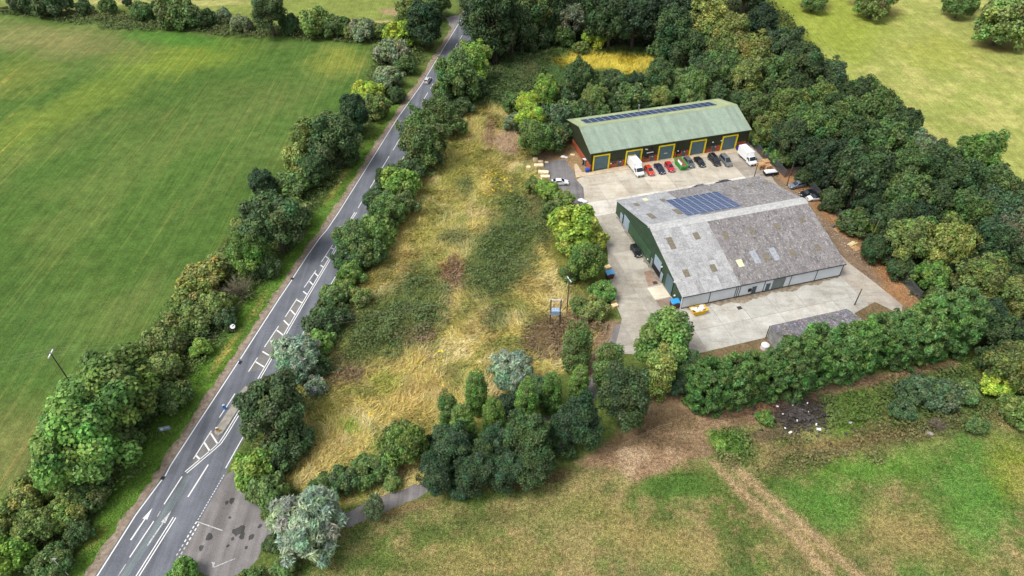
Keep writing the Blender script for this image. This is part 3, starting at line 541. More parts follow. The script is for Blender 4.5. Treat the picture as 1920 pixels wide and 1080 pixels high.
# ------------------------------------------------------------------ buildings
class Bld:
    def __init__(s, name, o, yaw, w, d, he, hr, label):
        s.o = Vector((*o, 0)); s.yaw, s.w, s.d, s.he, s.hr = yaw, w, d, he, hr
        s.root = empty(name, s.o, yaw, label, 'building'); s.inv = Matrix.Rotation(-yaw, 3, 'Z')
    def hit(s, px, py, P0, n):
        c = s.inv @ (Vector((0,0,CAMH))-s.o); d = s.inv @ ray(px, py); n = Vector(n)
        return c+d*((Vector(P0)-c).dot(n)/d.dot(n))
    def front(s, px, py): p = s.hit(px, py, (0,0,0), (0,1,0)); return p.x, p.z
    def side(s, px, py): p = s.hit(px, py, (0,0,0), (1,0,0)); return p.y, p.z
    def nslope(s, px, py):   # near slope -> (u, distance up the slope)
        t = math.hypot(s.d/2, s.hr-s.he); n = (0, -(s.hr-s.he), s.d/2); p = s.hit(px, py, (0,0,s.he), n); return p.x, p.y/(s.d/2)*t
    def fslope(s, px, py):
        t = math.hypot(s.d/2, s.hr-s.he); n = (0, (s.hr-s.he), s.d/2); p = s.hit(px, py, (0,s.d,s.he), n); return p.x, (s.d-p.y)/(s.d/2)*t
    def box(s, name, mat, a, parent=None, bevel=0, color=None): return MB().box(*a).build(name, mat, parent or s.root, bevel=bevel, color=color)
    def slope_frame(s, far, lift=0.):
        """empty-free transform: local x along eave, y up the slope, z out of the roof"""
        a = math.atan2(s.hr-s.he, s.d/2)
        if far: return Matrix.Translation((0, s.d, s.he)) @ Matrix.Rotation(-a, 4, 'X') @ Matrix.Scale(-1, 4, (0,1,0)) @ Matrix.Translation((0,0,lift))
        return Matrix.Translation((0, 0, s.he)) @ Matrix.Rotation(a, 4, 'X') @ Matrix.Translation((0,0,lift))
    def slope_len(s): return math.hypot(s.d/2, s.hr-s.he)
    def gable(s, x, t, mat, name='gable_wall'):
        pts = [(0,0),(s.d,0),(s.d,s.he),(s.d/2,s.hr),(0,s.he)]; mb = MB(); n = 5
        mb.add([(x,p,q) for p, q in pts]+[(x+t,p,q) for p, q in pts], [tuple(range(n)), tuple(range(n,2*n))[::-1]]+[(i,n+i,n+(i+1)%n,(i+1)%n) for i in range(n)])
        return mb.build(name, mat, s.root)
    def roof_slab(s, far, mat, over=.1, z0=-.14, z1=-.02):
        ln = s.slope_len(); m = s.slope_frame(far); mb = MB().box(-over, s.w+over, -over, ln, z0, z1)
        o = mb.build('roof', mat, s.root)
        for v in o.data.vertices: v.co = m @ v.co
        return o
def ribs(w, ln, n, h):
    """corrugated sheet: n waves across w, length ln"""
    vv = []; 
    for i in range(2*n+1): x = w*i/(2*n); z = h if i % 2 else 0; vv += [(x,0,z),(x,ln,z)]
    mb = MB(); mb.add(vv, [(2*i,2*i+2,2*i+3,2*i+1) for i in range(2*n)]); 
    mb.add([(0,0,-.02),(w,0,-.02),(w,0,h),(0,0,h*.4)], [(0,1,2,3)])
    return mb.mesh('roof_sheet')
def sheets(b, far, roof, ncol, nrow, waves, h, mat, colf, over=.25, lap=.008):
    ln = b.slope_len()+over; w = (b.w+2*over)/ncol; l = ln/nrow; m = b.slope_frame(far); me = ribs(w-.012, l+.1, waves, h); me.materials.append(mat)
    for j in range(nrow):
        for i in range(ncol):
            q = m @ Matrix.Translation((-over+i*w, -over+j*l, .004+(nrow-1-j)*0)) @ Matrix.Rotation(-lap/l*1.2, 4, 'X') @ Matrix.Translation((0,0,lap))
            c, mt = colf(i/ncol, j/nrow); o = bpy.data.objects.new('roof_sheet', me); COL.objects.link(o); o.parent = roof; o.matrix_local = q; o.color = (*c, 1)
            if mt is not None: o.material_slots[0].link = 'OBJECT'; o.material_slots[0].material = mt

# ---- grey warehouse
B = Bld('warehouse', (35.3,103.1), YAW, 38.8, 35.5, 3.7, 8.6, 'large low warehouse with lichened grey sheet roof and green gable wall')
# front wall: white panels between posts
zw = zf(1280, 480, 6.0); fx = lambda x, y: B.front(*zw(x, y))[0]
posts = [0.15]+[fx(x, y) for x, y in ((288,515),(575,470),(598,460),(622,455),(900,385),(1185,345),(1480,270))]+[B.w-.15]
door_rng = [(fx(765,425), fx(805,418)), (fx(922,384), fx(965,378))]; rs = (fx(992,372), fx(1130,345))
B.box('plinth', worn('dark_plinth', (.09,.09,.09), .9), (0.02,B.w-.02,.02,.22,0,.35))
edges = sorted([0]+[x for x in posts]+[B.w])
cuts = sorted(posts+[rs[0], rs[1]])
for a, b in zip(cuts, cuts[1:]):
    if b-a < .15 or (a >= rs[0]-.01 and b <= rs[1]+.01): continue
    B.box('wall_panel', M['white_wall'], (a+.05,b-.05,.0,.2,.35,B.he-.02))
for p in posts: B.box('post', M['dark_metal'], (p-.07,p+.07,-.06,.16,0,B.he-.05))
dd = B.box('roller_door', M['shutter_grey'], (rs[0]+.04,rs[1]-.04,.05,.16,0,B.he-.35))
for i in range(9): B.box('slat', M['shutter_grey'], (rs[0]+.06,rs[1]-.06,.02,.05,.08+i*.35,.36+i*.35), dd)
B.box('lintel', M['white_wall'], (rs[0],rs[1],.02,.2,B.he-.35,B.he-.03))
for a, b in door_rng:
    w = max(b-a, 1.0); d = B.box('door', M['door_blue'], (a,a+w,-.05,.0,0,2.15)); B.box('handle', M['grey_metal'], (a+w-.2,a+w-.1,-.1,-.05,1,1.12), d); B.box('frame', M['dark_metal'], (a-.08,a+w+.08,-.03,0,2.15,2.25), d)
ax_, az_ = B.front(*zw(748,395)); B.box('wall_fan', M['black'], (ax_-.35,ax_+.35,-.25,0,1.2,1.9)); B.box('wall_notice', M['white_p'], (ax_-.3,ax_+.35,-.04,0,2.2,2.6))
B.box('gutter', M['dark_metal'], (-.2,B.w+.2,-.36,-.2,B.he-.22,B.he-.08))
B.box('back_wall', M['green_clad'], (0,B.w,B.d-.2,B.d,0,B.he))
B.gable(.0, .2, M['green_clad_upper']); B.gable(B.w-.2, .2, M['green_clad_upper'])
sy = lambda x, y: B.side(*zz1(x, y))
def sdoor(name, a, b, h, mat, z0=0., slats=0, proud=.09):
    ya, yb = sorted((a, b)); d = B.box(name, mat, (-proud,0,ya,yb,z0,h))
    for i in range(slats): B.box('slat', mat, (-proud-.03,-proud,ya+.03,yb-.03,z0+.06+i*(h-z0)/slats,z0+(i+.82)*(h-z0)/slats), d)
    B.box('frame', M['dark_metal'], (-proud-.05,0,ya-.12,ya,z0,h+.1), d); B.box('frame', M['dark_metal'], (-proud-.05,0,yb,yb+.12,z0,h+.1), d)
    return d
# lower cladding strip between the doors, slightly proud
yA = sy(185,285)[0]; yB = sy(380,560)[0]
lowc = MB()
nb = 30
for i in range(nb):
    t0 = yB+(yA-yB)*i/nb; t1 = yB+(yA-yB)*(i+1)/nb; lowc.box(-.12 if i % 2 else -.09, 0, t0, t1, 0, 3.0)
lowc.build('lower_cladding', M['green_clad'], B.root)
sdoor('side_door', sy(140,215)[0], sy(188,280)[0], 3.1, M['shutter_pale'], slats=8); sdoor('side_door', sy(108,165)[0], sy(132,190)[0], 2.2, M['shutter_pale'])
sdoor('side_door', sy(388,572)[0], sy(405,597)[0], 2.2, M['shutter_grey'])
y0_, y1_ = sy(414,606)[0], sy(474,690)[0]
sdoor('side_door', y0_, y1_, 4.3, M['shutter_pale'], 1.75, 7); B.box('doorway', M['black'], (-.04,0,min(y0_,y1_),max(y0_,y1_),.03,1.76))
sdoor('side_door', sy(476,700)[0], sy(498,728)[0], 2.2, M['shutter_pale']); sdoor('side_door', sy(522,770)[0], sy(580,850)[0], 4.0, M['shutter_blue'], slats=9)
for x, y in ((372,520),(500,590),(618,730),(618,855),(380,225)):
    yy, zz = sy(x, y); B.box('wall_lamp', M['white_p'], (-.3,0,yy-.15,yy+.15,zz-.1,zz+.15))
B.box('corner_post', M['white_p'], (-.06,.16,-.07,.12,0,B.he-.03))
# roof
r1 = B.roof_slab(False, M['kerb']); r2 = B.roof_slab(True, M['kerb'])
light, darkr, light2 = L(162,162,162), L(128,124,122), L(150,152,154)
uc = B.nslope(1360, 480)[0]/B.w
def cn(u, v):
    f = R.uniform(.9, 1.1)
    return ([c*f for c in light], M['fibre_clean']) if u < uc-.012 else ([c*f for c in darkr], None)
ufar = B.fslope(*zf(1120,300,3.6)(470,215))[0]/B.w
def cf(u, v):
    f = R.uniform(.9, 1.1)
    return ([c*f for c in light2], M['fibre_clean']) if u < ufar else ([c*f for c in L(124,121,120)], None)
sheets(B, False, r1, 29, 5, 7, .055, M['fibre'], cn); sheets(B, True, r2, 29, 5, 7, .055, M['fibre'], cf)
LN = B.slope_len()
ridge = MB()
for far in (False, True):
    m = B.slope_frame(far, .085); a = [m @ Vector(p) for p in ((-.3,LN-1.25,.0),(B.w+.3,LN-1.25,.0),(B.w+.3,LN+.02,.03),(-.3,LN+.02,.03))]; b = [p-Vector((0,0,.06)) for p in a]
    ridge.hexa(b, a)
ridge.build('ridge_capping', worn('ridge_cement', L(172,172,170), .95, .2, 1.5), B.root)
zr = zf(1120, 300, 3.6)
def on_roof(name, far, x, y, w, l, mat, z=.085, th=.03, parent=None):
    u, s = (B.fslope if far else B.nslope)(*zr(x, y)); m = B.slope_frame(far); mb = MB().box(u-w/2,u+w/2,s-l/2,s+l/2,z-th,z); 
    o = mb.build(name, mat, parent or (r2 if far else r1)); 
    for v in o.data.vertices: v.co = m @ v.co
    return o
for x, y, w, l in ((498,562,1.3,3.2),(670,513,1.3,1.9),(865,512,1.3,1.9),(1045,483,1.2,1.7),(1215,450,1.2,1.7),(1380,405,1.2,1.6),(600,765,1.3,1.9),(783,730,1.3,1.9),(1140,660,1.3,1.9),(1317,628,1.2,1.9),(1487,590,1.2,1.7)): on_roof('rooflight', False, x, y, w, l, M['rooflight'])
on_roof('rooflight', False, 963, 697, 1.35, 1.9, M['rooflight_new'])
for x, y in ((1065,655),(1195,635)): on_roof('patched_sheet', False, x, y, 1.4, 3.4, worn('patched_sheet', L(150,154,160), .9))
for x, y, w, l in ((265,302,1.2,2.0),(365,380,1.3,3.2),(445,272,1.3,1.8),(540,350,1.3,3.2),(930,190,1.2,1.7),(1035,172,1.2,1.7),(1138,157,1.2,1.7)): on_roof('rooflight', True, x, y, w, l, M['rooflight'])
on_roof('patched_sheet', True, 325, 268, 1.2, 1.8, M['rooflight_new'])
# solar array on the far slope
def solar(b, far, c0, c1, ncol, nrow, gap, lift=.16):
    """c0/c1: (u, s) opposite corners on the slope"""
    m = b.slope_frame(far); cw = (c1[0]-c0[0])/ncol; ch = (c1[1]-c0[1])/nrow
    root = empty('solar_array', (0,0,0)); root.matrix_world = Matrix.Translation(b.o) @ Matrix.Rotation(b.yaw, 4, 'Z') @ m
    fr = MB(); fr.box(0, cw-.02, 0, ch-.012, -.035, 0); fm = fr.mesh('panel'); fm.materials.append(M['pv_frame'])
    gm_ = MB(); gm_.box(gap/2, cw-gap/2, .035, ch-.045, 0, .008); gme = gm_.mesh('cells'); gme.materials.append(M['pv'])
    for i in range(ncol):
        for j in range(nrow):
            p = link('solar_panel', fm, None, root, (c0[0]+i*cw, c0[1]+j*ch, lift)); link('cells', gme, None, p)
    for j in (0, 1): MB().box(c0[0], c1[0], c0[1]+(c1[1]-c0[1])*(.2+.6*j)-.03, c0[1]+(c1[1]-c0[1])*(.2+.6*j)+.03, 0, lift-.03).build('mounting_rail', M['grey_metal'], root)
    return root
cs = [B.fslope(*zr(*p)) for p in ((465,278),(818,213),(970,318),(600,380))]
print('solar corners', [(round(a,1), round(b,1)) for a, b in cs], 'slope', LN)
u0 = (cs[0][0]+cs[3][0])/2; u1 = (cs[1][0]+cs[2][0])/2; s0 = (cs[0][1]+cs[1][1])/2; s1 = (cs[2][1]+cs[3][1])/2
tag(solar(B, True, (u0,s0), (u1,min(s1,LN-1.4)), 8, 11, .13), 'block of blue solar panels in eight columns on the lichened grey roof', 'solar panels')

# ---- green industrial unit
Gb = Bld('industrial_unit', (20.8,156.2), .270, 46.6, 18.6, 5.5, 8.3, 'dark green industrial unit with pale green roof and five yellow framed doors')
def bricks(b, plane, a0, a1, z0, z1, parent, bw=.66, bh=.30):
    """recessed mortar panel with proud brick blocks; plane 'f' or 's'"""
    if plane == 'f': back = b.box('brick_panel', M['brickm'], (a0,a1,-.05,0,z0,z1), parent)
    else: back = b.box('brick_panel', M['brickm'], (-.05,0,a0,a1,z0,z1), parent)
    mb = MB(); row = 0; z = z0
    while z < z1-.05:
        x = a0-(bw/2 if row % 2 else 0)
        while x < a1-.02:
            l, r = max(x+.02, a0), min(x+bw-.02, a1)
            if r-l > .05:
                p = R.uniform(.068, .082)
                if plane == 'f': mb.box(l,r,-p,-.05,z+.015,min(z+bh-.02,z1))
                else: mb.box(-p,-.05,l,r,z+.015,min(z+bh-.02,z1))
            x += bw
        z += bh; row += 1
    o = mb.build('brickwork', M['brick'], back, color=L(168,88,62)); o['kind'] = 'stuff'
BH = 2.0
fxg = lambda z, x, y: Gb.front(*z(x, y))[0]
doors = [(fxg(zg,415,952), fxg(zg,600,930)), (fxg(zg,825,893), fxg(zg,1000,868)), (fxg(zg,1230,828), fxg(zh,120,815)), (fxg(zh,330,775), fxg(zh,490,760)), (fxg(zh,700,725), fxg(zh,860,705))]
print('doors', [(round(a,1), round(b,1)) for a, b in doors])
doors = [((a+b)/2-2.05, (a+b)/2+2.05) for a, b in doors]
DH = 4.35
Gb.box('back_wall', M['dark_clad'], (0,Gb.w,Gb.d-.2,Gb.d,0,Gb.he)); Gb.box('wall_core', M['dark_clad'], (0,Gb.w,.02,.2,0,Gb.he-.02))
def clad(b, a0, a1, z0, z1, plane='f'):
    mb = MB(); n = max(2, int((a1-a0)/.22))
    for i in range(n):
        l = a0+(a1-a0)*i/n; r = a0+(a1-a0)*(i+.6)/n
        if plane == 'f': mb.box(l,r,-.04,.02,z0,z1)
        else: mb.box(-.04,.0,l,r,z0,z1)
    return mb.build('cladding', M['dark_clad'], b.root)
prev = 0.
for i, (a, b) in enumerate(doors+[(Gb.w, None)]):
    clad(Gb, prev, a-.3, BH, Gb.he-.05); bricks(Gb, 'f', prev, a-.3, .1, BH, Gb.root)
    if b is None: break
    clad(Gb, a-.3, b+.3, DH+.3, Gb.he-.05)
    d = Gb.box('roller_door', M['shutter_blue'], (a,b,-.02,.02,.1,DH))
    for s in range(11): Gb.box('slat', M['shutter_blue'], (a+.03,b-.03,-.05,-.02,.14+s*.385,.42+s*.385), d)
    Gb.box('notice', M['white_p'], ((a+b)/2-.5,(a+b)/2+.5,-.058,-.05,1.9,2.1), d) if i == 2 else None
    for x0, x1, q0, q1 in ((a-.3,a,.1,DH+.3),(b,b+.3,.1,DH+.3),(a,b,DH,DH+.3)): Gb.box('door_surround', M['yellow'], (x0,x1,-.28,.02,q0,q1))
    prev = b+.3
for z, x, y in ((zg,745,905),(zg,1150,840),(zh,255,785),(zh,615,725)):
    u = fxg(z, x, y); d = Gb.box('door', M['door_blue'], (u-.5,u+.5,-.11,-.03,.1,2.3)); Gb.box('handle', M['grey_metal'], (u+.3,u+.42,-.16,-.11,1.1,1.2), d); Gb.box('door_canopy', M['dark_metal'], (u-.6,u+.6,-.5,-.04,2.35,2.45), d)
    g = Gb.box('window', M['dark_metal'], (u-2.4,u-.9,-.1,-.03,1.2,2.2)); Gb.box('pane', M['glass'], (u-2.3,u-1.0,-.112,-.1,1.28,2.12), g)
u, zz_ = Gb.front(*zg(1138,712)); sg = Gb.box('sign_board', M['black'], (u-1.3,u+1.3,-.1,-.04,zz_-.35,zz_+.35)); Gb.box('sign_lettering', M['white_p'], (u-1.0,u+1.0,-.108,-.1,zz_-.16,zz_+.14), sg)
u, zz_ = Gb.front(*zg(1163,660)); Gb.box('vent_box', M['black'], (u-.3,u+.3,-.2,-.04,zz_-.3,zz_+.3))
for z, x, y in ((zg,1085,670),(zg,1100,672),(zh,612,610),(zh,712,592),(zh,195,715),(zg,760,825),(zg,640,850),(zh,640,662),(zh,272,720),(zg,1165,762)):
    u, q = Gb.front(*z(x, y)); Gb.box('wall_lamp', M['white_p'], (u-.17,u+.17,-.3,-.04,q-.12,q+.12))
for z, x in ((zh,190),(zh,1003),(zg,380)):
    u = Gb.front(*z(x, 700))[0] if z is zh else .3; u = min(max(u,.3), Gb.w-.25); MB().tube((u,-.16,.1),(u,-.16,Gb.he-.1),.07).build('downpipe', M['black'], Gb.root)
Gb.box('gutter', M['dark_clad'], (-.2,Gb.w+.2,-.4,-.22,Gb.he-.2,Gb.he-.06))
Gb.gable(.0, .2, M['dark_clad']); Gb.gable(Gb.w-.2, .2, M['dark_clad'])
mb = MB(); n = int(Gb.d/.22)
for i in range(n):
    y = Gb.d*i/n; h = Gb.he+(Gb.hr-Gb.he)*(1-abs(y+.06-Gb.d/2)/(Gb.d/2)); mb.box(-.04,0,y,y+.13,BH,h-.08)
mb.build('cladding', M['dark_clad'], Gb.root); bricks(Gb, 's', 0., Gb.d, .1, BH, Gb.root)
g1 = Gb.roof_slab(False, M['green_steel']); g2 = Gb.roof_slab(True, M['green_steel'])
def tone(u, v): f = R.uniform(.90, 1.08); return ([c*f for c in L(134,150,134)], None)
M['steel_sheet'] = object_tinted('weathered_steel_sheet', .55, .1, .3, 2.2, .3, kind='Random', extra=lambda k, co, c: k.mix(k.noise(k.coord('Random', scale=(1,.12,1)), 2.2, 4, .75, .5, .7, 0, .5), c, k.mix(1., c, (.74,.76,.72), 'MULTIPLY')))
def tone2(u, v): f = R.uniform(.92, 1.06); return ([c*f for c in L(150,160,124)], None)
sheets(Gb, False, g1, 47, 1, 4, .06, M['steel_sheet'], tone); sheets(Gb, True, g2, 47, 1, 4, .06, M['steel_sheet'], tone2)
LG = Gb.slope_len(); rd = MB()
for far in (False, True):
    m = Gb.slope_frame(far, .085); a = [m @ Vector(p) for p in ((-.3,LG-.4,0),(Gb.w+.3,LG-.4,0),(Gb.w+.3,LG+.02,.02),(-.3,LG+.02,.02))]; rd.hexa([p-Vector((0,0,.06)) for p in a], a)
    for x in (-.32, Gb.w+.24):
        a = [m @ Vector(p) for p in ((x,-.3,.02),(x+.1,-.3,.02),(x+.1,LG,.02),(x,LG,.02))]; rd.hexa([p-Vector((0,0,.22)) for p in a], a)
rd.build('ridge_flashing', M['ridge_steel'], Gb.root)
q = [Gb.fslope(*zg(*p)) for p in ((255,312),(325,348))]; q2 = [Gb.fslope(*zh(*p)) for p in ((570,138),(668,178))]
print('unit solar', q, q2, LG)
sA, sB = 3.6, 6.4
sA = min(max((q[0][1]+q2[0][1])/2, 2), 5.5); sB = min((q[1][1]+q2[1][1])/2, LG-.6)
if sB-sA < 2: sB = sA+3.2
uA, uB = (q[0][0]+q[1][0])/2, (q2[0][0]+q2[1][0])/2
tag(solar(Gb, True, (uA,sA), (uB,sB), 20, 2, .16), 'long narrow strip of dark solar panels on the pale green roof', 'solar panels')
fl = Gb.fslope(*zg(985,185)); p = Gb.slope_frame(True) @ Vector((fl[0], 1.2, 0)); MB().tube(p, p+Vector((0,0,1.7)), .16).tube(p+Vector((0,0,1.6)), p+Vector((0,0,1.9)), .26).build('flue', M['grey_metal'], Gb.root)

# ---- small dark shed
zs = zf(1380, 520, 5.333)
c0 = G(*zs(305,610)); hS = None
tl = zs(362,410)
S = Bld('storage_shed', c0.xy, YAW, 24, 10, 3.6, 4.6, 'small dark shed with weathered corrugated roof behind the clipped cypress hedge')
# origin of the shed is its far-left corner: build towards the camera
S.o = c0-V_*9.0; S.root.location = S.o; S.d = 9.0
hh = S.hit(*tl, (0,9.0,0), (0,1,0)).z; print('shed height', hh)
S.he = 3.4; S.hr = 4.5; S.w = 17.5
S.gable(0, .2, M['grey_render']); S.gable(S.w-.2, .2, M['grey_render']); S.box('front_wall', M['grey_render'], (0,S.w,0,.2,0,S.he)); S.box('back_wall', M['grey_render'], (0,S.w,S.d-.2,S.d,0,S.he))
s1_ = S.roof_slab(False, M['dark_metal']); s2_ = S.roof_slab(True, M['dark_metal'])
sc = lambda u, v: ([c*R.uniform(.9,1.1) for c in L(108,106,108)], None)
sheets(S, False, s1_, 18, 2, 6, .05, M['fibre'], sc); sheets(S, True, s2_, 18, 2, 6, .05, M['fibre'], sc)
MB().tube((-.15,S.d+.1,0),(-.15,S.d+.1,S.he),.09).build('downpipe', M['black'], S.root)

# ------------------------------------------------------------------ trees
def unit(v): return v/np.maximum(np.linalg.norm(v, axis=-1, keepdims=True), 1e-9)
def leaves_mesh(name, P, Nn, S, Cc, rs, aspect=1.7, droop=0.):
    n = len(P); up = np.array([0,0,1.]); T = unit(np.cross(Nn, rs.normal(size=(n,3)))); B_ = np.cross(Nn, T)
    if droop: T = unit(T-up*droop); B_ = unit(np.cross(Nn, T)); 
    s = S[:, None]; a = T*s*aspect/2; b = B_*s/2; h = Nn*s*.16
    V = np.stack([P-a, P-b+h, P+a, P+b+h], 1).reshape(-1, 3); F = np.arange(4*n).reshape(n, 4)
    return np_mesh(name, V, F, np.repeat(Cc, 4, 0))
def crown(seed, kind):
    rs = np.random.RandomState(seed)
    cfg = dict(broad=(120,14000,(1,1,.95),1.12,.20), lumpy=(70,14000,(1,1,.92),1.02,.27), tall=(150,14000,(1,1,1.4),1.6,.20), column=(120,12000,(.9,.9,2.3),2.35,.27), cypress=(230,17000,(1,1,1.35),1.38,.155), willow=(150,16000,(1,1,.92),.98,.18), low=(120,14000,(1,1,.9),.78,.20), bush=(55,7000,(1,1,.75),.6,.26), weep=(80,8000,(1,1,1.15),1.1,.2))[kind]
    nc, nl, (ax, ay, az), zc, cr = cfg
    d = unit(rs.normal(size=(nc,3))); d[:,2] = np.where(d[:,2] < -.55, -d[:,2], d[:,2])
    lob = 1+.14*np.sin(3*np.arctan2(d[:,1], d[:,0])+seed)+.10*rs.normal(size=nc)
    LD = unit(rs.normal(size=(8,3))+[0,0,.35]); big = np.clip(((d@LD.T)**1).max(1), 0, 1)**2.2
    rad = (1-cr*.62)*lob*rs.uniform(.68, 1.03, nc)*(.70+.34*big)
    A = np.array([ax, ay, az])
    if kind in ('column', 'cypress'):
        z = np.linspace(-1, 1, nc)+rs.normal(size=nc)*.05; prof = np.where(z > .1, np.cos((z-.1)/1.0*1.15)**(.8), .9+.1*np.cos(z*2)); th = rs.uniform(0, 6.28, nc)
        jr = rs.uniform(.55, 1.2, nc)*.68+.12; C = np.stack([np.cos(th)*prof*jr, np.sin(th)*prof*jr, z*(az-cr*.6)+rs.normal(size=nc)*.06], 1)*[ax, ay, 1]
    else: C = d*rad[:, None]*A
    Rc = cr*rs.uniform(.72, 1.25, nc)*(ax+az)/2*(1 if kind not in ('column','cypress') else .72)
    hue = rs.normal(size=(nc,3))*[.10,.07,.08]+1; hue *= rs.uniform(.78, 1.24, (nc,1))
    ci = rs.choice(nc, nl*2, p=Rc**2/np.sum(Rc**2)); dd = unit(rs.normal(size=(nl*2,3))+unit(C[ci])*.55+[0,0,.3])
    P = C[ci]+dd*(Rc[ci]*np.sqrt(rs.uniform(.2, 1.35, nl*2)))[:, None]
    D = np.sqrt(np.maximum((P**2).sum(1)[:,None]+(C**2).sum(1)[None]-2*P@C.T, 0))/Rc[None]; D[np.arange(nl*2), ci] = 9
    keep = np.where(D.min(1) > .5)[0][:nl]; P, dd, ci = P[keep], dd[keep], ci[keep]; n = len(P)
    sz = dict(bush=.088, willow=.05, weep=.055, column=.08, cypress=.056).get(kind, .064)
    S_ = sz*rs.uniform(.6, 1.35, n); Nn = unit(dd+rs.normal(size=(n,3))*.55+[0,0,.55])
    Cc = hue[ci]*rs.uniform(.5, 1.6, (n,1))*(1+rs.normal(size=(n,3))*[.07,.04,.07])
    P[:,2] = np.maximum(P[:,2]+zc, .03)
    asp = dict(willow=4.2, weep=3.0, cypress=3.2).get(kind, 1.5); dr = dict(willow=.5, weep=1.2, cypress=.6).get(kind, 0.)
    # dark-free inner twig volume: a few hundred big leaves to close the crown
    me = leaves_mesh('crown_'+kind, P, Nn, S_, np.clip(Cc, .2, 2.2), rs, asp, dr); me.materials.append(M['leaf'])
    return me, C, zc, A
def trunk(seed, C, zc, kind):
    rs = random.Random(seed); mb = MB(); top = zc*(.95 if kind not in ('column','cypress') else 1.5); r = .085 if kind not in ('bush',) else .05
    mb.tube((0,0,-.03),(0,0,top*.45),r,r*.75); mb.tube((0,0,top*.45),(rs.uniform(-.05,.05),rs.uniform(-.05,.05),top),r*.75,r*.3)
    for i in rs.sample(range(len(C)), 8):
        c = C[i]*.8; z0 = top*rs.uniform(.3, .75); mb.tube((0,0,z0),(c[0],c[1],max(c[2]+zc, z0*.7)),r*.38,r*.08,5)
    me = mb.mesh('trunk_'+kind); me.materials.append(M['bark']); return me
PROTO = {}
for kd, cnt in (('broad',4),('lumpy',3),('tall',2),('column',2),('cypress',3),('willow',2),('bush',4),('weep',2),('low',2)):
    PROTO[kd] = []
    for i in range(cnt):
        me, C, zc, A = crown(100+len(PROTO)*10+i, kd); PROTO[kd].append((me, trunk(i+len(PROTO)*7, C, zc, kd), zc))
TINT = dict(dark=(0.060,0.099,0.039), deep=(0.042,0.075,0.036), mid=(0.093,0.147,0.048), green=(.105,.185,.046), bright=(.155,.250,.050), olive=(.140,.190,.056), ochre=(.190,.222,.062), yellow=(.26,.33,.05), silver=(.185,.24,.165), cyp=(.088,.165,.048), grey=(.140,.178,.098), laurel=(.22,.29,.05), forest=(0.068,0.117,0.054))
WORD = dict(dark='dark green', deep='very dark green', mid='mid green', green='fresh green', bright='bright green', olive='olive green', ochre='ochre tinged', yellow='yellow green', silver='silvery', cyp='deep green', grey='grey green', laurel='glossy yellow green', forest='bluish dark green')
KW = dict(low='tree', broad='rounded tree', lumpy='lumpy crowned tree', tall='tall tree', column='columnar tree', cypress='clipped cypress', willow='willow tree', bush='bush', weep='weeping tree')
TN = dict(low='field_tree', broad='round_tree', lumpy='lumpy_tree', tall='tall_tree', column='columnar_tree', cypress='cypress_tree', willow='willow_tree', bush='bush', weep='weeping_tree')
TREES = []; ntree = 0
def tree(cx, cy, r, kind, tint, where, zs_=1., label=None, zfix=None):
    """crown centre and half width in photo pixels; the distance follows from the ground under the crown's own height"""
    global ntree; ntree += 1
    me, tm, zc = PROTO[kind][ntree % len(PROTO[kind])]; z = 3.
    for _ in range(6):
        p = G(cx, cy, z); rr = r*depth(p)/FPX; z = zc*rr*zs_
    rr *= 1.06 if kind in ('bush','cypress') else 1.02
    lb = label or f'{WORD[tint]} {KW[kind]} {where}'
    o = empty(TN[kind], (p.x, p.y, 0), R.uniform(0, 6.28), lb, 'bush' if kind == 'bush' else 'tree', None if label else lb)
    o.scale = (rr, rr, rr*zs_)
    j = [R.uniform(.88, 1.12) for _ in range(3)]; t = TINT[tint]; f = R.uniform(.84, 1.16)*(1.02 if ('belt' in where or 'wood' in where) else 1.28)
    link('trunk', tm, None, o); link('crown', me, None, o, color=[t[i]*f*1.12*(1+(j[i]-1)*.4) for i in range(3)])
    TREES.append((p.x, p.y, rr)); return o
ROWS = {}
def many(rows, where):
    for r in rows:
        big = r[3] in ('broad','lumpy'); ROWS.setdefault(where, []).append(tree(r[0], r[1], r[2]*(.93 if big else 1)*(.86 if 'crop field and road' in where else 1), r[3], r[4], where, r[5] if len(r) > 5 else (R.uniform(1.0, 1.3) if big else R.uniform(.85, 1.2))))
ORD = 'first second third fourth fifth sixth seventh eighth ninth tenth eleventh twelfth thirteenth fourteenth fifteenth sixteenth seventeenth eighteenth'.split()
def ordinals(where, key, frm):
    by = {}
    for o in ROWS[where]: by.setdefault(o['label'], []).append(o)
    for lb, os_ in by.items():
        short = lb[:-len(where)].strip(); os_.sort(key=key)
        for i, o in enumerate(os_):
            o['group'] = 'trees and bushes '+where
            if len(os_) > 1: o['label'] = f'{ORD[i]} {short} {frm}'
wh = 'in the hedge between crop field and road'
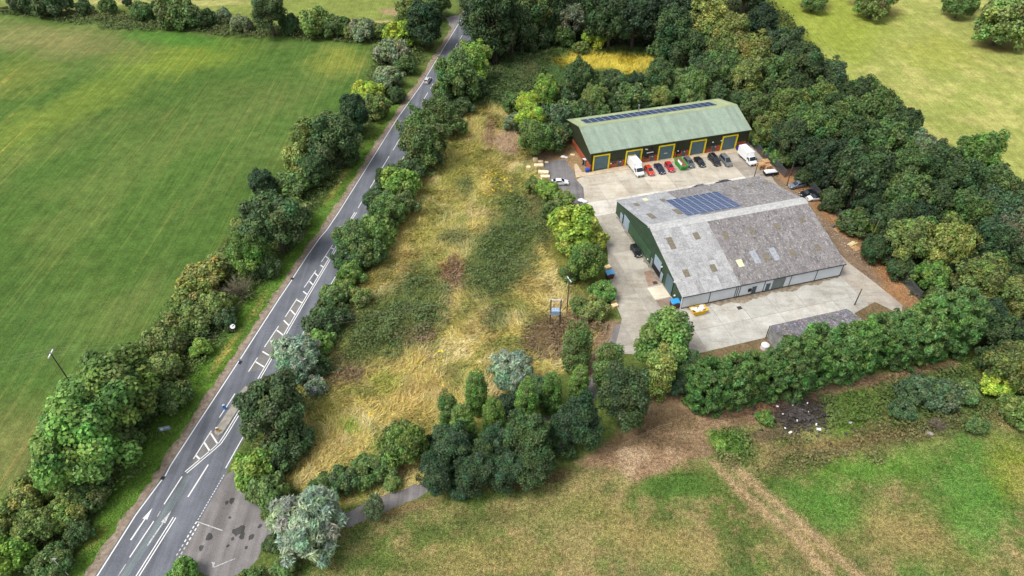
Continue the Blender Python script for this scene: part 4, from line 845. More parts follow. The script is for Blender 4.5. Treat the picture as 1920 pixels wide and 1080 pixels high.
many([(20,1045,48,'bush','bright'),(72,990,48,'bush','olive'),(125,965,42,'bush','olive'),(100,1055,42,'bush','mid'),(50,935,42,'bush','ochre'),(150,1000,30,'bush','dark'),(170,930,40,'bush','mid'),(110,915,36,'bush','olive'),(5,985,40,'bush','olive'),
 (300,690,42,'bush','olive'),(330,745,36,'bush','mid'),(268,770,36,'bush','dark'),(240,830,34,'bush','mid'),(305,640,46,'bush','olive'),(350,600,46,'bush','olive'),(378,655,24,'bush','bright'),(362,555,44,'bush','ochre'),(402,575,36,'bush','olive'),(392,515,42,'bush','ochre'),(425,600,26,'bush','dark'),
 (465,478,44,'lumpy','green'),(418,492,38,'bush','olive'),(500,500,30,'bush','dark'),(455,435,30,'bush','olive'),(552,405,40,'bush','olive'),(490,345,33,'broad','deep'),(555,345,38,'bush','mid'),(545,440,30,'bush','dark'),(578,262,42,'broad','olive'),(590,318,36,'broad','dark'),(640,296,30,'bush','dark'),(560,300,34,'bush','ochre'),(610,230,28,'bush','olive'),
 (665,215,38,'broad','deep'),(688,178,34,'bush','yellow'),(728,150,34,'bush','grey'),(705,205,30,'bush','olive'),(742,178,22,'bush','dark'),(738,102,36,'bush','grey'),(762,125,26,'bush','mid'),(752,70,34,'bush','yellow'),(720,100,26,'bush','olive'),(775,15,34,'broad','olive'),(825,5,30,'broad','mid'),(650,245,30,'bush','mid')], wh)
tree(150,838,84,'lumpy','green','',1,'fresh green billowing ash tree second along the hedge from the crop field power pole'); tree(216,742,84,'lumpy','green','',1,'big fresh green billowing tree in the hedge beside the crop field power pole')
tree(515,418,60,'broad','dark','',1.05,'largest dark rounded tree in the hedge beside the bare brown shrub'); tree(625,262,48,'broad','dark','',1.05,'dark rounded tree in the hedge above the kinked white edge line')
tree(796,46,38,'broad','deep','',1.1,'very dark rounded tree beside the far end of the road')
many([(330,26,36,'bush','mid'),(268,24,22,'bush','mid'),(205,14,16,'bush','mid'),(100,8,34,'bush','dark'),(45,4,28,'bush','dark'),(545,48,20,'bush','dark'),(590,48,30,'bush','olive'),(628,52,28,'bush','mid'),(680,58,24,'bush','grey'),(420,30,15,'bush','grey'),(385,38,20,'bush','dark'),(450,46,20,'bush','grey'),(655,60,18,'bush','olive'),(295,14,14,'bush','dark'),(712,60,20,'bush','olive'),(160,14,16,'bush','dark'),(240,5,8,'bush','deep')], 'in the far hedge beyond the crop field')
tree(503,24,31,'tall','dark','',.9,'lone tall dark tree rising from the far hedge')
wh = 'in the hedge between road and rough meadow'
many([(478,882,42,'bush','bright'),(502,925,40,'bush','mid'),(520,850,40,'bush','dark'),(510,958,20,'bush','olive'),(590,690,30,'bush','dark'),(600,640,28,'bush','green'),(608,598,32,'bush','dark'),(625,560,28,'bush','mid'),(642,548,22,'bush','olive'),(660,515,28,'bush','green'),(640,590,22,'bush','dark'),(655,490,30,'bush','dark'),
 (692,478,34,'bush','mid'),(705,436,38,'bush','green'),(722,395,36,'broad','mid'),(708,375,28,'bush','dark'),(748,352,40,'bush','bright'),(735,335,28,'bush','dark'),(765,322,30,'bush','dark'),(778,312,26,'bush','mid'),(790,250,40,'broad','mid'),(800,290,30,'bush','dark'),(826,215,36,'broad','mid'),(850,240,26,'bush','mid'),(840,180,30,'bush','mid'),(858,148,44,'broad','mid'),(888,118,36,'broad','bright'),(905,95,26,'bush','mid'),(885,165,28,'bush','dark'),(760,385,28,'bush','mid'),(720,430,24,'bush','green'),(560,830,30,'bush','dark'),(675,560,22,'bush','olive'),(870,200,22,'bush','dark')], wh)
tree(505,765,64,'broad','dark','',1.05,'large dark rounded tree overhanging the road beside the traffic island'); tree(556,672,44,'willow','silver','',1.0,'silvery willow standing over the road hatching'); tree(592,725,22,'bush','silver','',1,'low silvery shrub at the foot of the roadside willow')
tree(662,452,36,'broad','mid','',1.05,'green rounded tree overhanging the narrow end of the road hatching'); tree(795,268,44,'broad','mid','',1.05,'big green rounded tree between meadow and the upper road')
wh = 'in the wood behind the far clearing'
many([(925,35,46,'tall','dark'),(960,55,44,'broad','dark'),(1000,25,46,'broad','mid'),(1035,20,38,'broad','dark'),(1075,38,38,'broad','grey'),(1060,72,22,'bush','mid'),(1100,20,40,'broad','deep'),(1145,35,44,'broad','dark'),(1190,40,48,'broad','deep'),(1235,30,46,'broad','deep'),(1262,62,42,'broad','dark'),(1300,25,42,'broad','deep'),(930,80,36,'broad','mid'),(900,90,28,'broad','dark'),(905,25,40,'tall','forest'),(985,75,30,'bush','dark'),(1020,70,26,'bush','dark'),(1290,95,36,'broad','dark'),(1140,-10,44,'broad','deep'),(1060,-12,44,'broad','dark'),(980,-20,44,'broad','dark'),(1230,-18,46,'broad','deep'),(1300,-30,46,'broad','dark'),(940,-25,40,'broad','forest'),(1400,-18,40,'broad','deep'),(1090,92,16,'bush','olive'),(1240,95,24,'bush','mid')], wh)
tree(908,18,37,'tall','grey','',1,'pale grey green poplar hanging over the far end of the road'); tree(1114,72,24,'bush','yellow','',1,'bright yellow green bush at the back of the far clearing')
tree(1330,42,42,'tall','ochre','',.8,'tallest ochre tinged tree at the corner of the wood'); many([(1368,72,40,'broad','ochre'),(1410,108,44,'broad','ochre'),(1345,105,36,'broad','olive')], 'at the corner of the wood')
wh = 'between the far clearing and the green industrial unit'
many([(1085,150,32,'broad','dark'),(1025,172,28,'broad','bright'),(1115,186,25,'broad','olive'),(1152,158,28,'broad','dark'),(1180,188,32,'bush','mid'),(1235,150,34,'broad','dark'),(1240,182,22,'broad','olive'),(1270,178,26,'bush','mid'),(1060,185,26,'bush','dark'),(1145,195,26,'bush','dark'),(1195,158,20,'broad','deep'),(1210,190,22,'bush','dark'),(1300,165,30,'broad','mid'),(1275,150,26,'bush','mid'),(1320,140,34,'broad','dark'),(1360,135,36,'broad','mid'),(1300,195,26,'bush','mid'),(1340,180,28,'bush','dark'),
 (990,196,22,'broad','yellow'),(996,222,28,'broad','laurel'),(1000,262,36,'lumpy','green'),(1045,226,34,'bush','forest'),(1032,262,32,'bush','mid'),(1060,215,28,'bush','mid'),(1050,255,24,'bush','dark'),(965,230,24,'bush','grey'),(1090,212,24,'bush','dark'),(1125,213,20,'bush','mid'),(960,195,22,'bush','mid')], wh)
wh = 'in the belt between fence and pasture'
many([(1425,55,38,'broad','deep'),(1462,98,42,'broad','forest'),(1505,130,44,'broad','dark'),(1452,148,42,'broad','mid'),(1400,150,36,'broad','olive'),(1415,205,36,'broad','mid'),(1478,205,44,'broad','olive'),(1535,195,38,'broad','olive'),(1535,245,50,'broad','mid'),(1555,150,38,'broad','forest'),(1600,190,44,'broad','dark'),(1640,215,44,'broad','mid'),(1690,245,44,'broad','dark'),(1650,268,48,'broad','mid'),(1722,285,38,'broad','grey'),(1600,265,44,'broad','dark'),(1480,265,38,'broad','dark'),(1440,240,30,'broad','olive'),
 (1612,335,54,'broad','dark'),(1555,305,42,'broad','deep'),(1700,320,44,'broad','mid'),(1755,312,44,'broad','dark'),(1830,300,48,'broad','green'),(1800,350,46,'broad','dark'),(1865,350,44,'broad','mid'),(1690,372,48,'broad','mid'),(1668,415,38,'broad','dark'),(1745,385,42,'broad','dark'),(1802,405,44,'broad','mid'),(1872,405,48,'broad','forest'),(1700,450,46,'broad','olive'),(1778,462,50,'broad','ochre'),(1850,455,44,'broad','forest'),(1900,440,40,'broad','grey'),(1835,530,54,'broad','olive'),(1745,520,34,'bush','green'),(1905,560,46,'broad','ochre'),(1885,630,46,'broad','dark'),(1905,690,48,'broad','olive'),(1908,775,34,'bush','olive'),(1850,600,40,'broad','deep'),(1520,290,36,'broad','deep'),(1500,240,38,'broad','mid'),(1580,230,42,'broad','mid'),(1925,500,44,'broad','dark'),(1940,640,48,'broad','deep'),(1640,470,28,'bush','dark'),(1600,420,30,'bush','mid'),(1560,375,26,'bush','dark'),(1525,330,26,'bush','dark'),(1690,505,28,'bush','dark'),(1490,180,36,'broad','dark'),(1760,560,26,'bush','mid'),(1930,380,40,'broad','dark'),(1575,345,28,'bush','deep'),(1630,385,34,'broad','deep'),(1720,415,34,'broad','deep'),(1800,500,32,'broad','deep'),(1865,680,34,'bush','dark'),(1430,265,20,'bush','green'),(1455,290,22,'bush','green'),(1475,300,20,'bush','mid'),(1640,430,22,'bush','bright'),(1545,210,34,'broad','dark'),(1385,190,28,'bush','dark'),(1370,100,34,'broad','olive')], wh)
tree(1866,722,30,'bush','yellow','',1,'bright yellow bush at the dark edge of the wood by the paddock')
for x, y, r, kk, lb in ((1526,4,24,'low','small dark tree at the wood side edge of the pale pasture'),(1640,8,34,'low','lumpy olive tree standing alone in the pale pasture'),(1800,10,30,'low','compact dark tree standing alone in the pale pasture'),(1880,45,52,'low','broad ochre green tree, largest standing alone in the pale pasture')): tree(x,y,r,kk,'olive' if r in (34,52) else 'mid','',1,lb)
# cypress hedge south of the yard
for i in range(13):
    t = i/12; x = 1330+(1795-1330)*t; y = 724+(608-724)*t+5*math.sin(i*2.1)+(7 if i in (2,3) else 0)
    o = tree(x, y, (41-3*math.sin(i))*(.88 if i in (2,3) else 1), 'cypress', 'cyp', '', R.uniform(.92, 1.12), f'{ORD[i]} deep green cypress of the clipped row counted from the yard entrance'); o['group'] = 'cypresses in the clipped row'
wh = 'in the clump beside the access track'
many([(850,838,40,'tall','deep',1.0),(820,890,36,'tall','deep',.9),(888,888,36,'tall','deep',.95),(935,835,34,'tall','deep',1.),(985,822,44,'tall','dark',1.05),(1000,868,40,'tall','dark',.85),(945,885,34,'tall','deep',.9),(1082,792,42,'tall','deep',1.05),(1048,812,30,'tall','deep',1.),(905,850,28,'tall','dark',1.),(860,915,26,'bush','deep'),(1060,845,22,'bush','dark'),
 (893,738,21,'column','green'),(840,772,19,'column','mid'),(868,805,24,'column','green'),(926,788,21,'column','green'),(988,760,22,'column','green'),(1034,742,20,'column','green'),(1086,720,19,'column','green'),(1010,735,32,'broad','forest'),(950,760,26,'broad','deep'),(810,840,24,'bush','deep')], wh)
tree(960,700,41,'willow','silver','',1.05,'silvery willow among dark columnar trees beside the access track'); tree(1083,652,27,'column','mid','',.92,'tallest columnar tree, standing alone beside the yard gate'); 
tree(1172,748,47,'tall','dark','',1.1,'largest dark billowing tree on the yard side of the access track'); tree(1140,690,27,'column','mid','',.9,'bushy columnar tree growing against the largest dark billowing tree'); tree(1245,645,58,'lumpy','green','',.95,'spreading fresh green maple overhanging the concrete yard entrance'); tree(1236,700,28,'column','ochre','',.9,'ochre tinged columnar tree below the yard entrance maple')
many([(1290,690,34,'broad','dark'),(1320,700,26,'bush','forest'),(1275,725,26,'bush','deep')], 'between the yard entrance maple and the cypress row')
tree(578,982,66,'willow','silver','',1.0,'large domed silvery willow beside the lay-by and access track'); tree(702,957,22,'weep','grey','',1.2,'small weeping birch standing in front of the access track'); tree(757,835,44,'weep','olive','',.9,'pale weeping tree at the edge of the rough meadow')
many([(690,885,36,'bush','mid'),(645,905,30,'bush','dark'),(610,910,26,'bush','mid'),(725,870,28,'bush','mid'),(345,1078,30,'bush','green'),(512,1020,20,'bush','dark'),(535,1065,26,'bush','mid'),(470,1090,26,'bush','mid'),(735,905,18,'bush','olive')], 'around the lay-by and access track')
wh = 'in the hedge between rough meadow and concrete yard'
many([(1056,382,22,'bush','olive'),(1085,412,22,'bush','olive'),(1100,495,38,'lumpy','green'),(1130,548,26,'bush','green'),(1075,460,32,'bush','laurel'),(1110,450,30,'bush','laurel'),(1115,580,24,'bush','olive'),(1085,575,20,'bush','olive'),(1000,350,18,'bush','olive'),(1030,395,18,'bush','mid'),(1070,515,18,'bush','mid')], wh)
tree(1027,360,22,'broad','bright','',.9,'small bright green tree beside the parked white hatchback'); tree(1080,432,48,'bush','laurel','',1.1,'biggest glossy yellow green laurel bush beside the concrete yard')
many([(1720,735,36,'bush','forest'),(1765,745,34,'bush','forest'),(1805,735,30,'bush','mid'),(1435,785,18,'bush','green'),(1350,835,14,'bush','bright'),(1480,740,16,'bush','dark'),(1690,770,24,'bush','forest'),(1830,800,20,'bush','mid')], 'on the overgrown bank below the cypress row')
ordinals('in the hedge between crop field and road', lambda o: o.location.y, 'along the crop field hedge counted from its lay-by end')
ordinals('in the hedge between road and rough meadow', lambda o: o.location.y, 'along the meadow roadside hedge counted from its lay-by end')
ordinals('in the far hedge beyond the crop field', lambda o: -o.location.x, 'along the far field hedge counted from the road')
ordinals('in the wood behind the far clearing', lambda o: o.location.x, 'of the wood behind the clearing counted from the road')
ordinals('between the far clearing and the green industrial unit', lambda o: o.location.x, 'behind the green unit counted from the meadow')
ordinals('in the belt between fence and pasture', lambda o: o.location.x-o.location.y, 'of the pasture belt counted from the wood corner')
ordinals('in the clump beside the access track', lambda o: o.location.x, 'of the access track clump counted from the lay-by')
ordinals('at the corner of the wood', lambda o: o.location.x, 'at the corner of the wood counted from the clearing')
ordinals('around the lay-by and access track', lambda o: o.location.x, 'around lay-by and access track counted from the road')
ordinals('on the overgrown bank below the cypress row', lambda o: o.location.x, 'on the overgrown bank counted from the bare earth')
ordinals('between the yard entrance maple and the cypress row', lambda o: o.location.x, 'between maple and cypress row counted from the maple')
ordinals('in the hedge between rough meadow and concrete yard', lambda o: -o.location.y, 'along the yard hedge counted from the white hatchback')
# bare shrub
def bare(cx, cy, r, label):
    rs = random.Random(5); z = 2.
    for _ in range(5): p = G(cx, cy, z); rr = r*depth(p)/FPX; z = .6*rr
    o = empty('bare_shrub', (p.x,p.y,0), 0, label, 'shrub'); st = MB(); tw = MB()
    for i in range(26):
        a = rs.uniform(0, 6.28); e = rs.uniform(.3, 1.3); d = Vector((math.cos(a)*math.cos(e), math.sin(a)*math.cos(e), math.sin(e))); b = d*rr*rs.uniform(.5,.75); st.tube((0,0,0), b, .09, .05, 5)
        for j in range(9):
            d2 = (d+Vector((rs.uniform(-.8,.8), rs.uniform(-.8,.8), rs.uniform(-.4,.6)))).normalized(); q = b*rs.uniform(.4,1); e2 = q+d2*rr*rs.uniform(.25,.55); e2.z = max(e2.z,.1); tw.tube(q, e2, .04, .015, 4)
    st.build('stem', M['bark'], o); tw.build('twigs', M['twig'], o)
bare(448,535,46,'bare brown leafless shrub in the hedge beside the road'); bare(1760,795,22,'heap of bare grey branches on the overgrown bank')

# ------------------------------------------------------------------ ground cover: tufts, brambles, undergrowth (uncountable)
def sample(polys, dens, excl=(), soft=.9):
    P = []
    for poly in polys:
        w = [G(*p) for p in poly]; x0, x1 = min(p.x for p in w), max(p.x for p in w); y0, y1 = min(p.y for p in w), max(p.y for p in w)
        n = int((x1-x0)*(y1-y0)*dens); q = np.stack([NR.uniform(x0,x1,n), NR.uniform(y0,y1,n)], 1); wq = q+np.stack([fbm(q[:,0],q[:,1],.16,51)-.5, fbm(q[:,0],q[:,1],.16,57)-.5],1)*min(12, .5*math.sqrt((x1-x0)*(y1-y0))); m = sdist(wq[:,0], wq[:,1], [(p.x,p.y) for p in w]) > NR.uniform(-.8,soft,n)
        for e in excl: ew = [G(*p) for p in e]; m &= sdist(q[:,0], q[:,1], [(p.x,p.y) for p in ew]) < 0
        P.append(q[m])
    return np.concatenate(P)
EX = [[(p.x,p.y) for p in offset(WL,-1.6)]+[(p.x,p.y) for p in offset(WR,.4)][::-1]]
def off_road(q): return q[sdist(q[:,0], q[:,1], EX[0]) < 0]
TRK = [tuple(v.co.xy) for v in track.data.vertices]; LAY = [tuple(v.co.xy) for v in layby.data.vertices]
def clear(q):
    q = off_road(q)
    for P in (TRK, LAY): q = q[sdist(q[:,0], q[:,1], P) < 0]
    return q
def tufts(name, label, polys, dens, h, blades=5, w=.07, colf=None, spread=.22, cat='grass', lean=1.3):
    q = clear(sample(polys, dens)); n = len(q); C = gcol(q[:,0], q[:,1]); f = fbm(q[:,0], q[:,1], .35, 44, 3)
    hgt = h*(.45+1.1*f)*NR.uniform(.6,1.3,n); q = np.repeat(q, blades, 0); hgt = np.repeat(hgt, blades); C = np.repeat(C, blades, 0); m = len(q)
    a = np.repeat(fbm(q[::blades,0], q[::blades,1], .12, 61)*12, blades)+NR.normal(size=m)*.9
    bx = q+NR.normal(size=(m,2))*spread; ln = hgt*lean*NR.uniform(.4,1.5,m); tx = bx+np.stack([np.cos(a),np.sin(a)],1)*ln[:,None]
    b = NR.uniform(0,6.28,m); wv = np.stack([np.cos(b),np.sin(b)],1)*(w*NR.uniform(.6,1.5,m))[:,None]
    V = np.zeros((m,3,3)); V[:,0,:2] = bx-wv; V[:,1,:2] = bx+wv; V[:,2,:2] = tx; V[:,2,2] = hgt*NR.uniform(.7,1.1,m); V[:,:2,2] = -.02
    C = C*.93+C.mean(1, keepdims=True)*.07; C = np.clip(C*1.38*NR.uniform(.72,1.42,(m,1))*(1+NR.normal(size=(m,3))*[.08,.05,.09]), .004, .8)
    o = link(name, np_mesh(name, V.reshape(-1,3), np.arange(3*m).reshape(m,3), np.repeat(C,3,0)), M['blade']); tag(o, label, cat, kind='stuff'); return o
def thicket(name, label, polys, dens, hmax, size, tint, cat='undergrowth', useg=0., soft=1.2):
    q = clear(sample(polys, dens, soft=soft)); n = len(q); f = fbm(q[:,0], q[:,1], .33, 70, 4); f2 = fbm(q[:,0], q[:,1], .09, 77, 3)
    top = hmax*np.clip((f-.3)*2.6, .06, 1.5); z = top*np.sqrt(NR.uniform(.15,1,n)); P = np.stack([q[:,0], q[:,1], z], 1)
    Nn = unit(NR.normal(size=(n,3))*.6+[0,0,.9]); t = np.array(tint)
    C = t*NR.uniform(.6,1.5,(n,1))*(.75+.5*f2)[:,None]*(1+NR.normal(size=(n,3))*[.12,.05,.08])
    if useg: C = C*(1-useg)+gcol(q[:,0],q[:,1])*NR.uniform(.6,1.4,(n,1))*useg
    me = leaves_mesh(name, P, Nn, size*NR.uniform(.6,1.4,n), np.clip(C,.003,.8), NR); o = link(name, me, M['blade']); tag(o, label, cat, kind='stuff'); return o
tufts('meadow_grass', 'tall straw coloured grass leaning over the rough meadow', [MEADOW], 5.0, .75, 5, .075)
tufts('verge_grass', 'short green grass on the verge beside the road', [[(770,150),(700,235),(620,360),(540,470),(440,590),(330,730),(210,920),(130,1080),(175,1080),(290,905),(415,718),(515,560),(600,440),(680,322)]], 5, .4, 4, .06)
tufts('paddock_grass', 'short patchy grass of the worn paddock', [[(650,995),(800,945),(1000,915),(1190,905),(1340,850),(1480,775),(1830,690),(1920,790),(1960,1090),(560,1090)]], 3.0, .25, 3, .06)
tufts('clearing_grass', 'yellow flowering growth filling the far clearing', [CLEARING], 4, 1.0, 4, .10)
thicket('bramble_cover', 'low dark green brambles and nettles spreading through the rough meadow', [[(640,615),(700,560),(780,490),(832,520),(842,600),(790,650),(700,690),(630,690)], [(868,510),(895,440),(940,370),(1005,375),(1035,440),(1005,490),(950,560),(885,560)], [(902,597),(915,572),(945,570),(960,598),(945,625),(915,622)], [(985,370),(1020,345),(1045,400),(1045,450),(1010,440)], [(900,120),(960,95),(1035,95),(1030,160),(990,190),(905,200)], [(845,345),(872,335),(897,350),(875,370)], [(820,450),(850,430),(885,445),(860,465)]], 26, 1.5, .27, (.108,.152,.058), soft=6.0, useg=.12)
thicket('brown_scrub', 'brown dried scrub between columnar tree and meadow', [[(970,660),(990,615),(1030,600),(1070,615),(1075,655),(1030,690)], [(825,520),(850,480),(875,505),(868,540),(840,545)], [(740,640),(775,605),(820,615),(815,645),(770,660)], [(600,700),(640,660),(690,690),(670,730),(610,730)], [(1040,595),(1130,590),(1140,625),(1090,640)]], 18, 1.3, .26, (.21,.15,.095))
hedgeL = [(715,82),(760,10),(830,0),(842,40),(770,140),(690,240),(620,350),(530,480),(430,630),(330,750),(230,910),(120,1080),(-30,1080),(0,965),(140,745),(330,585),(450,425),(560,305),(690,155)]
hedgeR = [(885,50),(820,190),(715,380),(668,480),(608,600),(545,710),(470,840),(480,930),(540,930),(590,760),(660,610),(690,500),(760,400),(820,310),(880,210),(930,100)]
thicket('hedge_undergrowth', 'tangled green undergrowth beneath the roadside hedges', [hedgeL, hedgeR], 9, 1.6, .30, (.13,.18,.06))
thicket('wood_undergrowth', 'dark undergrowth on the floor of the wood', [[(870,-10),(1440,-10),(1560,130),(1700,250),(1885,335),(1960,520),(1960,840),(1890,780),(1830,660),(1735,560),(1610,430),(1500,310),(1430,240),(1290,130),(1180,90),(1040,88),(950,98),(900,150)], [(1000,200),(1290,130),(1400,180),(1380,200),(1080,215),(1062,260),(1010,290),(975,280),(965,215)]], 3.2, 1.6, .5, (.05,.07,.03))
thicket('bank_undergrowth', 'weedy green growth covering the bank below the cypress row', [[(1640,740),(1720,700),(1830,690),(1850,790),(1780,830),(1680,800)], [(1330,815),(1380,800),(1420,850),(1380,880),(1345,860)], [(1530,745),(1640,735),(1660,790),(1560,805)]], 26, 1.7, .28, (.11,.16,.05), useg=.35)
thicket('far_hedge_undergrowth', 'low tangled growth along the far hedge beyond the crop field', [[(-30,14),(100,20),(420,42),(720,64),(715,82),(560,74),(380,66),(0,30)]], 5, 1.4, .45, (.10,.13,.05))
thicket('reed_band', 'band of brown reeds and docks along the foot of the overgrown bank', [[(1400,872),(1470,842),(1600,812),(1790,775),(1795,812),(1600,850),(1450,892)]], 24, 1.6, .24, (.19,.165,.08), useg=.3)
thicket('yellow_flowers', 'yellow ragwort flowers scattered over the rough meadow', [[(715,530),(740,505),(755,520),(730,545)], [(640,790),(690,760),(720,770),(660,820)], [(770,660),(800,650),(810,690),(780,700)], [(905,330),(960,320),(960,370),(910,375)], [(870,640),(900,630),(905,655),(880,660)], [(800,670),(835,660),(830,700),(805,700)]], 2.2, .9, .30, (.62,.46,.03), 'flowers')

# ------------------------------------------------------------------ vehicles
def loft(secs, close=True):
    n = len(secs[0]); mb = MB(); mb.add([p for s in secs for p in s], [(i*n+j, i*n+(j+1) % n, (i+1)*n+(j+1) % n, (i+1)*n+j) for i in range(len(secs)-1) for j in range(n)])
    mb.f.append(tuple(range(n))[::-1]); mb.f.append(tuple(range((len(secs)-1)*n, len(secs)*n))); return mb
STY = dict(  # stations along x (0 rear .. 1 front): (x, half width, belt height); cabin: rear base, rear top, front top, front base, roof height
 hatch=(4.05,.86,[(0,.80,.62),(.03,.9,.92),(.25,1,.98),(.62,1,.97),(.80,.98,.88),(.95,.9,.72),(1,.78,.55)],(.02,.10,.50,.70),1.46),
 saloon=(4.6,.90,[(0,.82,.62),(.02,.92,.92),(.2,1,.97),(.6,1,.95),(.78,.98,.86),(.95,.9,.70),(1,.78,.52)],(.10,.26,.56,.74),1.42),
 coupe=(4.5,.92,[(0,.82,.60),(.02,.92,.94),(.2,1,.95),(.6,1,.92),(.78,.98,.84),(.95,.9,.68),(1,.78,.50)],(.04,.30,.55,.74),1.36),
 mpv=(4.85,.95,[(0,.88,.66),(.02,.95,1.05),(.25,1,1.06),(.66,1,1.05),(.84,.98,.98),(.96,.92,.80),(1,.82,.58)],(.015,.05,.58,.80),1.82),
 estate=(4.6,.90,[(0,.84,.64),(.02,.93,.95),(.25,1,.99),(.62,1,.98),(.80,.98,.90),(.95,.9,.72),(1,.78,.54)],(.02,.12,.54,.74),1.50))
WHEEL = {}
def wheel_mesh(r):
    if r not in WHEEL:
        t = MB().tube((0,-.11,0),(0,.11,0),r,n=18).mesh('tyre'); t.materials.append(M['rubber'])
        q = MB().tube((0,-.125,0),(0,.125,0),r*.62,n=12).mesh('rim'); q.materials.append(M['chrome']); WHEEL[r] = (t, q)
    return WHEEL[r]
def car(name, style, pos, heading, colr, label, cat='car', group=None, ref='centre', roof=None, rails=False):
    """heading: direction the nose points (world angle); pos: world centre or nose point"""
    Ln, hw, st, (rb, rt, ft, fb), H = STY[style]; o = empty(name, (0,0,0), heading, label, cat, group)
    p = Vector(pos); 
    if ref == 'nose': p = p-Vector((math.cos(heading), math.sin(heading), 0))*Ln/2
    o.location = (p.x, p.y, ZG)
    X = lambda t: (t-.5)*Ln
    secs = [[(X(t),-hw*w*.93,.22),(X(t),-hw*w,.42),(X(t),-hw*w*.985,z*.82),(X(t),-hw*w*.90,z),(X(t),hw*w*.90,z),(X(t),hw*w*.985,z*.82),(X(t),hw*w,.42),(X(t),hw*w*.93,.22)] for t, w, z in st]
    b = loft(secs).build('body', M['car'], o, color=colr, smooth=False); md = b.modifiers.new('bevel','BEVEL'); md.width = .06; md.segments = 2; md.limit_method = 'ANGLE'; md.angle_limit = .6
    zb = .94*max(z for _,_,z in st); wb, wt = hw*.88, hw*.70
    cab = MB().hexa([(X(rb),-wb,zb),(X(fb),-wb,zb-.06),(X(fb),wb,zb-.06),(X(rb),wb,zb)], [(X(rt),-wt,H-.03),(X(ft),-wt,H),(X(ft),wt,H),(X(rt),wt,H-.03)])
    c = cab.build('roof', M['car'], o, color=roof or colr, bevel=.07)
    def pane(nm, a, b_, c_, d, off):
        pts = [Vector(q) for q in (a, b_, c_, d)]; ce = sum(pts, Vector())/4; n = (pts[1]-pts[0]).cross(pts[3]-pts[0]).normalized()
        if n.dot(ce-Vector((0,0,H*.6))) < 0: n = -n
        q = [ce+(x-ce)*.9+n*off for x in pts]; i = [x-n*.03 for x in q]; MB().hexa(i, q).build(nm, M['glass'], o)
    pane('windscreen', (X(fb),-wb,zb), (X(fb),wb,zb), (X(ft),wt,H), (X(ft),-wt,H), .03); pane('rear_window', (X(rb),-wb,zb+.05), (X(rb),wb,zb+.05), (X(rt),wt,H-.05), (X(rt),-wt,H-.05), .03)
    for s in (-1, 1): pane('side_window', (X(rb+.05),s*wb,zb+.03), (X(fb-.05),s*wb,zb+.03), (X(ft-.01),s*wt,H-.06), (X(rt+.02),s*wt,H-.06), .03)
    for s in (-1, 1):
        MB().box(X(.945),X(.985),s*hw*.55-.16,s*hw*.55+.16,.56,.70).build('headlight', M['lamp'], o, bevel=.02)
        MB().box(X(-.002),X(.03),s*hw*.62-.13,s*hw*.62+.13,.68,.86).build('tail_light', M['taillamp'], o)
        MB().box(X(fb)-.35,X(fb)-.15,s*(hw+.02),s*(hw+.17),.96,1.08).build('door_mirror', M['car'], o, color=colr)
        if rails: MB().box(X(rt+.04),X(ft-.03),s*wt*.92-.03,s*wt*.92+.03,H,H+.06).build('roof_rail', M['grey_metal'], o)
        for t in (.185, .815):
            r = .33 if style != 'mpv' else .36; ty, ri = wheel_mesh(r); w = link('wheel', ty, None, o, (X(t), s*(hw-.09), r)); link('rim', ri, None, w)
    MB().box(X(.985),X(1.004),-.26,.26,.40,.52).build('number_plate', M['white_p'], o); MB().box(X(.96),X(.996),-hw*.5,hw*.5,.54,.66).build('grille', M['black'], o)
    MB().box(X(-.006),X(.02),-.26,.26,.46,.58).build('number_plate', M['yellow'], o)
    return o
